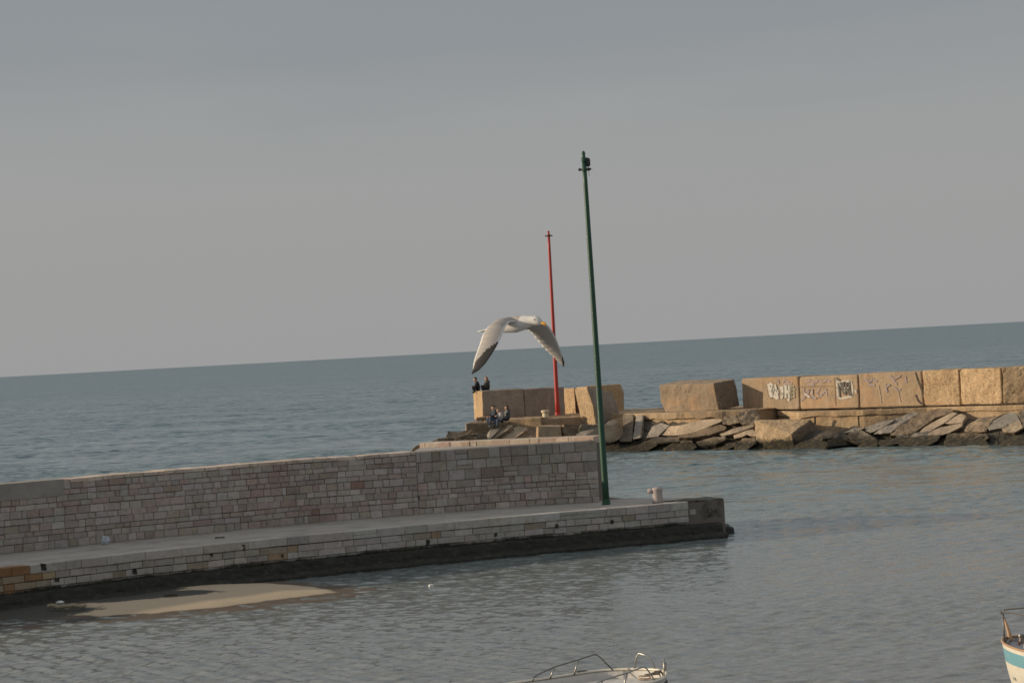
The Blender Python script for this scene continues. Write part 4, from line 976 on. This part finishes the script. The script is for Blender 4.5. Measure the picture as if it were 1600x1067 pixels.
    e.scale = (sc, sc, sc)
    return e
W_ = radians(180)
topz = zl + 1.93
def seatpt(px, py, D): p = A(px, py, D); return p
person(seatpt(749.5, 611.0, 159.6), radians(185), 'person in a black jacket sitting hunched on the block left end', M['jk_black'], M['trousers'], M['hair_black'], M['shoe'], lean=.13, knee=.30, foot=-.02, footx=-.14, arms='knees', sc=1.08)
person(seatpt(763.5, 609.5, 159.8), radians(208), 'person with long fair hair and dark jacket sitting on top of the block', M['jk_olive'], M['trousers'], M['hair_fair'], M['shoe'], lean=.06, knee=.30, foot=-.02, footx=-.12, hairlen=.22, arms='knees', sc=1.04)
person(seatpt(773.5, 656.5, 154.2), radians(215), 'leftmost of the three on the ledge, short dark hair, navy jacket, jeans', M['jk_navy'], M['jeans'], M['hair_black'], M['pale_shoe'], lean=.03, knee=.12, foot=-.30, footx=-.02, arms='knees', sc=1.1)
person(seatpt(782.0, 658.0, 154.0), radians(225), 'small person in light grey between the two others on the ledge', M['jk_light'], M['jeans'], M['hair_fair'], M['shoe'], lean=.08, knee=.10, foot=-.30, footx=-.02, arms='chest', sc=0.95)
person(seatpt(793.5, 656.5, 154.5), radians(205), 'rightmost of the three on the ledge, long dark hair, grey leather jacket', M['jk_grey'], M['trousers'], M['hair_brown'], M['shoe'], lean=.0, knee=.14, foot=-.26, footx=.0, hairlen=.26, arms='lap', sc=1.1)

# ------------------------------------------------------------------ gull
def gull():
    D0 = 20.0; c0 = A(803, 508, D0)
    e = empty('seagull', c0, 'white and grey seagull with black wing tips flying in front of the red mast', 'bird')
    bm = bmesh.new(); lay = bm.loops.layers.float_color.new('tint')
    WH = (0.64, 0.62, 0.60); GR = (0.37, 0.34, 0.315); BK = (0.035, 0.03, 0.028); UN = (0.46, 0.46, 0.42)
    hd = Vector((.77, -.64, 0)).normalized(); lf = Vector((.64, .77, 0)); up = Vector((0, 0, 1))
    def newf(vs, col):
        f = bm.faces.new(vs); f.smooth = True
        for l in f.loops: l[lay] = (*col, 1)
    # body stations: (x, width, height, z)
    st = [(-.36, .050, .006, -.035), (-.30, .060, .010, -.03), (-.24, .04, .022, -.022), (-.17, .048, .042, -.012), (-.08, .066, .060, 0), (.02, .074, .070, .006), (.10, .064, .062, .014), (.165, .046, .047, .022), (.205, .036, .038, .028), (.245, .038, .040, .028), (.28, .030, .031, .018), (.298, .016, .018, .008)]
    rings = []
    for x, w_, h_, z in st:
        ctr = c0 + hd * x + up * z
        rings.append([bm.verts.new(ctr + lf * w_ * cos(a) + up * h_ * sin(a)) for a in [2 * pi * k / 20 for k in range(20)]])
    for i, (a, b) in enumerate(zip(rings, rings[1:])):
        for k in range(20):
            x = st[i][0]; a_ = 2 * pi * (k + .5) / 20
            col = GR if (sin(a_) > .45 and -.2 < x < .08) else WH
            newf((a[k], a[(k + 1) % 20], b[(k + 1) % 20], b[k]), col)
    newf(rings[0][::-1], WH); newf(rings[-1], WH)
    def wing(secs, upcol, top_sign, tipstart, serr):
        """secs: (lead px, lead py, trail px, trail py, D lead, D trail, thickness)"""
        n = 14; R_ = []
        dense = []
        for (a, b) in zip(secs, secs[1:]):
            for k in range(8): dense.append([lerp(x, y, k / 8) for x, y in zip(a, b)])
        dense.append(list(secs[-1])); N_ = len(dense)
        for i, s in enumerate(dense):
            le = A(s[0], s[1], s[4]); tr = A(s[2], s[3], s[5]); s_ = i / (N_ - 1)
            if serr and s_ > .1: tr = tr + (le - tr) * (0.05 * abs(((i % 5) - 2) / 2) + .03 * noise.noise(Vector((i * .7, 0, 0))))
            sp_ = (A(secs[-1][0], secs[-1][1], secs[-1][4]) - A(secs[0][0], secs[0][1], secs[0][4])).normalized()
            nn = (le - tr).cross(sp_).normalized() * top_sign; ring = []
            for k in range(n + 1):
                t = k / n; p = tr.lerp(le, t); th = s[6] * math.sqrt(max(0, t)) * (1 - t) * 2.2 + .0015
                ring.append((bm.verts.new(p + nn * (th + .02 * sin(pi * t) * (le - tr).length / .15)), bm.verts.new(p - nn * (th * .35 - .02 * sin(pi * t) * (le - tr).length / .15))))
            R_.append(ring)
        for i in range(N_ - 1):
            s_ = (i + .5) / (N_ - 1)
            for k in range(n):
                t = (k + .5) / n
                edgeb = tipstart - .06 + (1 - t) * .46 + .05 * noise.noise(Vector((t * 5, 1, 0)))
                black = s_ > edgeb
                cu_ = BK if black else (WH if t < .14 or t > .93 else GR); cd = (BK if s_ > edgeb + .12 else ((0.40, 0.40, 0.39) if t < .4 else UN))
                if s_ > .93 and t > .4: cu_ = cd = BK
                a, b = R_[i], R_[i + 1]
                fm = 0.86 + 0.14 * ((i % 4) / 3); cu_ = tuple(x_ * (fm if not black and t < .6 else 1) for x_ in cu_); cd = tuple(x_ * (fm if t < .6 else 1) for x_ in cd)
                newf((a[k][0], a[k + 1][0], b[k + 1][0], b[k][0]), cu_); newf((a[k][1], b[k][1], b[k + 1][1], a[k + 1][1]), cd)
            a, b = R_[i], R_[i + 1]; newf((a[0][0], b[0][0], b[0][1], a[0][1]), WH); newf((a[n][0], a[n][1], b[n][1], b[n][0]), WH)
        newf([v[0] for v in R_[-1]] + [v[1] for v in R_[-1]][::-1], BK)
    # its right wing (image left): upper side seen, lit
    wing([(812, 502, 786, 500, 19.93, 20.03, .016), (796, 503, 772, 505, 19.82, 19.94, .014), (789, 512, 762, 512, 19.72, 19.86, .012), (784, 525, 754, 524, 19.65, 19.80, .010), (776, 541, 749, 540, 19.58, 19.72, .008), (769, 553, 743, 556, 19.54, 19.66, .006), (758, 569, 740, 567, 19.50, 19.60, .005), (748, 579, 739, 577, 19.48, 19.54, .004), (737.5, 585, 737, 583, 19.46, 19.48, .002)], GR, -1, .50, False)
    # its left wing (image right): under side seen, in shade
    wing([(832, 503, 808, 514, 20.05, 20.12, .016), (846, 504, 822, 513, 20.12, 20.22, .014), (857, 509, 829, 519, 20.22, 20.34, .012), (864, 519, 838, 530, 20.30, 20.42, .010), (870, 531, 847, 541, 20.36, 20.48, .008), (875, 544, 857, 551, 20.40, 20.50, .006), (879, 556, 865, 558, 20.43, 20.50, .005), (882, 566, 873, 565, 20.45, 20.49, .003), (881.5, 573, 880, 571, 20.47, 20.48, .002)], GR, -1, .80, True)
    m = mat('feathers', (.6, .6, .6), 0.8); at = N(m, 'ShaderNodeAttribute'); at.attribute_name = 'tint'; setc(m, at.outputs['Color'])
    obj('body', bm, m, e)
    hx = c0 + hd * .292 + up * .006
    bm = bmesh.new(); tube(bm, [hx - hd * .015, hx + hd * .02 - up * .004, hx + hd * .045 - up * .012, hx + hd * .056 - up * .026], [.015, .013, .010, .003], 10); obj('beak', bm, mat('yellow_beak', (.75, .40, .03), .5), e, smooth=True)
    bm = bmesh.new(); r = bmesh.ops.create_icosphere(bm, subdivisions=2, radius=.006); bmesh.ops.translate(bm, verts=r['verts'], vec=hx + hd * .038 - up * .022); obj('beak_spot', bm, mat('red_spot', (.6, .05, .02), .5), e, smooth=True)
    for s in (-1, 1):
        bm = bmesh.new(); r = bmesh.ops.create_icosphere(bm, subdivisions=2, radius=.006); bmesh.ops.translate(bm, verts=r['verts'], vec=c0 + hd * .252 + lf * .034 * s + up * .034); obj('eye', bm, M['black'], e, smooth=True)
gull()

# ------------------------------------------------------------------ boats
def fib(name, col, worn, rough=0.35):
    m = mat(name, col, rough); n = noise_node(m, 4, 6, 0.75)
    setc(m, mixc(m, ramp(m, n.outputs[0], [(0.5, (0, 0, 0)), (0.75, (1, 1, 1))]), col, worn)); return m
M['hull'] = fib('cream_fibreglass', (0.70, 0.66, 0.56), (0.58, 0.52, 0.42)); M['wdeck'] = fib('dirty_white_deck', (0.55, 0.53, 0.50), (0.33, 0.30, 0.27), .6); M['blue'] = fib('turquoise_stripe', (0.16, 0.36, 0.43), (0.22, 0.40, 0.46)); M['gdeck'] = fib('grey_deck', (0.36, 0.36, 0.38), (0.3, 0.3, 0.32), .7)
M['steel'] = mat('dull_steel', (0.35, 0.34, 0.31), 0.35, 0.7); M['darksteel'] = mat('weathered_rail', (0.16, 0.15, 0.14), .45, .6); M['rubber'] = mat('black_rubber', (.02, .02, .02), .7); M['rope'] = mat('rope', (.30, .22, .15), .95); M['gunwale_wood'] = fib('varnished_wood', (0.42, 0.26, 0.15), (0.33, 0.2, 0.12), .5)
def hull_fn(L, B, zs, rise, rake, full=0.5):
    def st(t):
        b = B * min(1.0, (math.sin(min(1, t / full) * pi / 2)) ** 0.55) * (1 - .12 * max(0, t - .6))
        zt = zs + rise * max(0, 1 - t / .7) ** 1.6
        return b, zt
    def P(t, fr, side):
        """fr 0 = gunwale ... 1 = keel"""
        b, zt = st(t); z = lerp(zt, -.25, fr); w_ = b * (1 - fr ** 2.2) ** .62 if fr < 1 else 0
        w_ *= 1 - .10 * fr * (1 - t)
        x = -L * t - rake * (fr ** 1.3) * max(0, 1 - t * 2.0)
        return Vector((x, w_ * side, z))
    return st, P
def boat(name, bow, head, L, B, zs, rise, rake, label, kind):
    e = empty(name, bow, label, 'boat', rz=head)
    st, P = hull_fn(L, B, zs, rise, rake, .20 if kind == 1 else .32)
    bm = bmesh.new(); nt, nf = 44, 16; T = [(i / nt) ** 1.5 for i in range(nt + 1)]; gr = {}
    for i, t in enumerate(T):
        for s in (-1, 1):
            for k in range(nf + 1):
                if k == nf and s == 1: gr[i, s, k] = gr[i, -1, k]; continue
                if i == 0 and s == 1: gr[i, s, k] = gr[i, -1, k]; continue
                gr[i, s, k] = bm.verts.new(P(t, k / nf, s))
    for i in range(nt):
        for s in (-1, 1):
            for k in range(nf):
                q = []
                for v in (gr[i, s, k], gr[i + 1, s, k], gr[i + 1, s, k + 1], gr[i, s, k + 1]):
                    if v not in q: q.append(v)
                if len(q) > 2:
                    f = bm.faces.new(q); f.smooth = True
                    f.material_index = (1 if kind == 2 and 1 <= k <= 3 else (2 if kind == 2 and k == 0 else 0))
    bm.faces.new([gr[nt, 1, k] for k in range(nf + 1)] + [gr[nt, -1, k] for k in range(nf - 1, -1, -1)])
    obj('hull', bm, [M['hull'], M['blue'], M['hull']], e, world=False)
    # gunwale cap
    for s in (-1, 1):
        bm = bmesh.new(); tube(bm, [P(t, 0, s) + Vector((0, 0, .012)) for t in T], .028 if kind == 1 else .022, 8)
        obj('gunwale', bm, M['hull'] if kind == 1 else M['gunwale_wood'], e, world=False, smooth=True)
    # bulwark inside + deck
    drop = .14 if kind == 1 else .10
    bm = bmesh.new(); prev = None
    for t in T:
        b, zt = st(t); bi = max(0.0, b - .07); tt = t if t > 0 else 0
        x = -L * t - .06 * (1 - min(1, t * 8))
        crown = .03
        r = [bm.verts.new(Vector((x, y * bi, z))) for y, z in ((-1, zt - .005), (-.97, zt - drop), (-.5, zt - drop + crown), (0, zt - drop + crown * 1.3), (.5, zt - drop + crown), (.97, zt - drop), (1, zt - .005))]
        if prev:
            for k in range(6): bm.faces.new((prev[k], prev[k + 1], r[k + 1], r[k]))
        prev = r
    bmesh.ops.remove_doubles(bm, verts=bm.verts, dist=.002)
    obj('deck', bm, M['wdeck'] if kind == 1 else M['gdeck'], e, world=False)
    def on(t, s, z=0.0, inn=.02):
        b, zt = st(t); return Vector((-L * t, s * max(0, b - inn), zt + z))
    if kind == 1:
        # stepped foredeck hatch and rub rail
        bm = bmesh.new(); t0 = .26; b, zt = st(t0); box(bm, Vector((-L * t0, 0, zt - .10)), (.62, .56, .05)); bmesh.ops.bevel(bm, geom=bm.edges[:], offset=.02, segments=2, affect='EDGES'); hh = obj('hatch', bm, M['wdeck'], e, world=False)
        for s in (-1, 1):
            bm = bmesh.new(); tube(bm, [P(t, .10, s) * 1.0 + Vector((0, .012 * s, 0)) for t in T], .03, 8); obj('rub_rail', bm, M['rubber'], e, world=False, smooth=True)
        # split pulpit: one side rail each, and a bow hoop
        for s, hgt in ((1, .33), (-1, .33)):
            bm = bmesh.new()
            tube(bm, [on(.105, s, 0), on(.145, s, .27), on(.155, s, .31), on(.165, s, .315), on(.22, s, .265), on(.31, s, .20), on(.36, s, .13), on(.39, s, .07), on(.395, s, 0)], .013, 8); rl = obj('side_rail', bm, M['darksteel'] if s > 0 else M['steel'], e, world=False, smooth=True)
            for t, z in ((.22, .265), (.31, .20)):
                bm = bmesh.new(); tube(bm, [on(t + .02, s, 0), on(t, s, z)], .016, 8); obj('stanchion', bm, M['steel'], rl, world=False, smooth=True)
        for sd_ in (1, -1):
            z0_ = st(0)[1]; bm = bmesh.new(); tube(bm, [on(.05, sd_, 0), on(.043, sd_, .24), on(.037, sd_, .30), on(.026, sd_ * .8, .27), Vector((-.06, .30 * sd_, z0_ + .18)), Vector((-.03, .20 * sd_, z0_))], .014, 8); obj('bow_hoop', bm, M['steel'], e, world=False, smooth=True)
        for t, s in ((.21, 1), (.21, -1)):
            bm = bmesh.new(); c = on(t, s, .0, .0); box(bm, c + Vector((0, 0, .05)), (.20, .03, .022)); box(bm, c + Vector((-.05, 0, .02)), (.03, .03, .06)); box(bm, c + Vector((.05, 0, .02)), (.03, .03, .06)); bmesh.ops.bevel(bm, geom=bm.edges[:], offset=.006, segments=2, affect='EDGES'); obj('cleat', bm, M['darksteel'], e, world=False)
        bm = bmesh.new(); c = Vector((-.16, 0, st(.03)[1] - .02)); box(bm, c, (.34, .09, .03)); box(bm, c + Vector((.1, .03, .03)), (.16, .015, .05)); box(bm, c + Vector((.1, -.03, .03)), (.16, .015, .05)); tube(bm, [c + Vector((.13, -.03, .04)), c + Vector((.13, .03, .04))], .02, 10); obj('anchor_roller', bm, M['darksteel'], e, world=False)
        bm = bmesh.new(); pts = [Vector((-.34 + .10 * cos(a * 1.0) * (1 + .15 * sin(3 * a)), .0 + .12 * sin(a), st(.07)[1] - .10 + .008 * a)) for a in [i * .45 for i in range(26)]]; tube(bm, pts, .013, 6); tube(bm, [pts[-1], Vector((-.2, .02, st(.05)[1])), Vector((-.02, 0, st(0)[1] + .03)), Vector((.03, 0, st(0)[1] - .2))], .013, 6); obj('rope', bm, M['rope'], e, world=False)
        bm = bmesh.new(); tube(bm, [P(0, k / 10, 1) + Vector((.02, 0, 0)) for k in range(0, 9)], .035, 8); obj('stem_guard', bm, M['rubber'], e, world=False, smooth=True)
        # helm shelter further aft, outside the picture
        bm = bmesh.new(); b, zt = st(.7); box(bm, Vector((-L * .8, 0, zt - .06)), (.8, B * 1.2, .2)); bmesh.ops.bevel(bm, geom=bm.edges[:], offset=.06, segments=3, affect='EDGES'); obj('console', bm, M['hull'], e, world=False)
    else:
        b, zt = st(.34)
        # cabin: raised rounded trunk with window
        bm = bmesh.new()
        prof = [(-.86, .0), (-.86, .22), (-.90, .40), (-1.0, .50), (-1.9, .58), (-2.4, .58), (-2.4, 0)]
        for x, z in ():
            pass
        a = [bm.verts.new((x, -b * .62 * (1 - .12 * z), zt - .1 + z)) for x, z in prof]; c_ = [bm.verts.new((x, b * .62 * (1 - .12 * z), zt - .1 + z)) for x, z in prof]
        bm.faces.new(a); bm.faces.new(c_[::-1])
        for i in range(len(a)): j = (i + 1) % len(a); bm.faces.new((a[j], a[i], c_[i], c_[j]))
        bmesh.ops.recalc_face_normals(bm, faces=bm.faces); bmesh.ops.bevel(bm, geom=bm.edges[:], offset=.05, segments=4, affect='EDGES')
        cb = obj('cabin', bm, M['hull'], e, world=False, smooth=True)
        for s in (-1, 1):
            bm = bmesh.new(); yy = b * .62 * (1 - .12 * .3) + .004
            vs = [(-1.12, .16), (-1.08, .34), (-1.16, .40), (-1.5, .44), (-1.5, .14)]
            bmf = [bm.verts.new((x, s * yy, zt - .1 + z)) for x, z in vs]; f = bm.faces.new(bmf); bmesh.ops.solidify(bm, geom=[f], thickness=.012); obj('window', bm, mat('dark_window', (.03, .035, .04), .1), cb, world=False)
        bm = bmesh.new(); vs = [Vector((-.862, y, zt - .1 + z)) for y, z in ((-.26, .06), (.26, .06), (.24, .2), (-.24, .2))]
        tube(bm, vs + [vs[0]], .008, 6); obj('front_hatch_frame', bm, M['gdeck'], cb, world=False)
        for s in (-1, 1):
            bm = bmesh.new(); tube(bm, [Vector((.10, .015 * s, st(0)[1] + .43)), Vector((.09, .04 * s, st(0)[1] + .50)), on(.07, s, .56), on(.13, s, .62), on(.25, s, .66), on(.42, s, .64), on(.5, s, .02)], .015, 8); rl = obj('pulpit_rail', bm, M['darksteel'], e, world=False, smooth=True)
            for t, z in ((.07, .56), (.25, .66), (.38, .65)):
                bm = bmesh.new(); tube(bm, [on(t, s, 0), on(t, s, z)], .016, 8); obj('stanchion', bm, M['darksteel'], rl, world=False, smooth=True)
        bm = bmesh.new(); tube(bm, [Vector((.10, 0.02, st(0)[1] + .43)), Vector((.095, 0, st(0)[1] + .41)), Vector((.10, -.02, st(0)[1] + .43))], .015, 8); obj('bow_bracket', bm, M['darksteel'], e, world=False, smooth=True)
        z0_ = st(0)[1]; bm = bmesh.new(); tube(bm, [Vector((-.06, 0, z0_ - .05)), Vector((-.03, 0, z0_ + .1)), Vector((.02, 0, z0_ + .25)), Vector((.09, 0, z0_ + .42))], [.045, .036, .026, .014], 10); obj('stem_post', bm, M['gunwale_wood'], e, world=False)
        bm = bmesh.new(); pts = [Vector((-.36 + .07 * cos(a), .18 * sin(a * .5), st(.09)[1] - .06 + .04 * abs(sin(a)))) for a in [i * .5 for i in range(20)]]; tube(bm, pts, .014, 6); obj('rope', bm, mat('red_rope', (.28, .09, .06), .9), e, world=False)
        bm = bmesh.new(); c = Vector((-.32, 0, st(.08)[1] - .07)); lathe(bm, c, [(.05, 0), (.045, .13), (.06, .15), (.05, .18)], 12); obj('mooring_bitt', bm, M['darksteel'], e, world=False)
        # faint registration marks on the bow
        m = mat('faded_marks', (.42, .44, .42), .6)
        for side in (1,):
            bm = bmesh.new()
            def mark(t, fr, pts):
                c = P(t, fr, side); dx = (P(t + .02, fr, side) - c).normalized(); dz = (P(t, fr - .05, side) - c).normalized(); nn = dx.cross(dz) * 1
                if nn.y * side < 0: nn = -nn
                for (a, b_), (c2, d) in zip(pts, pts[1:]): tube(bm, [c + dx * a + dz * b_ + nn * .006, c + dx * c2 + dz * d + nn * .006], .006, 6)
            for r_, fr in enumerate((.46, .55, .63)):
                mark(.085, fr, [(0, .03), (.04, .03), (.04, 0), (0, 0), (0, -.03), (.04, -.03)])
                mark(.10, fr, [(0, -.03), (0, .03), (.035, .03), (.035, -.03)])
            obj('bow_marks', bm, m, e, world=False)
    return e
b1 = A(1035, 1053, 42.6)
boat('motorboat', Vector((b1.x, b1.y, 0)), radians(21), 5.2, 1.12, b1.z - .07, .12, .35, 'dirty white motorboat with steel bow rails at the bottom of the photo', 1)
b2_ = A(1575, 1000, 43.6)
boat('fishing_boat', Vector((b2_.x, b2_.y, 0)), math.atan2(.80, -.60), 5.6, 1.0, b2_.z - .11, .16, .22, 'cream boat with a turquoise stripe at the right edge of the photo', 2)
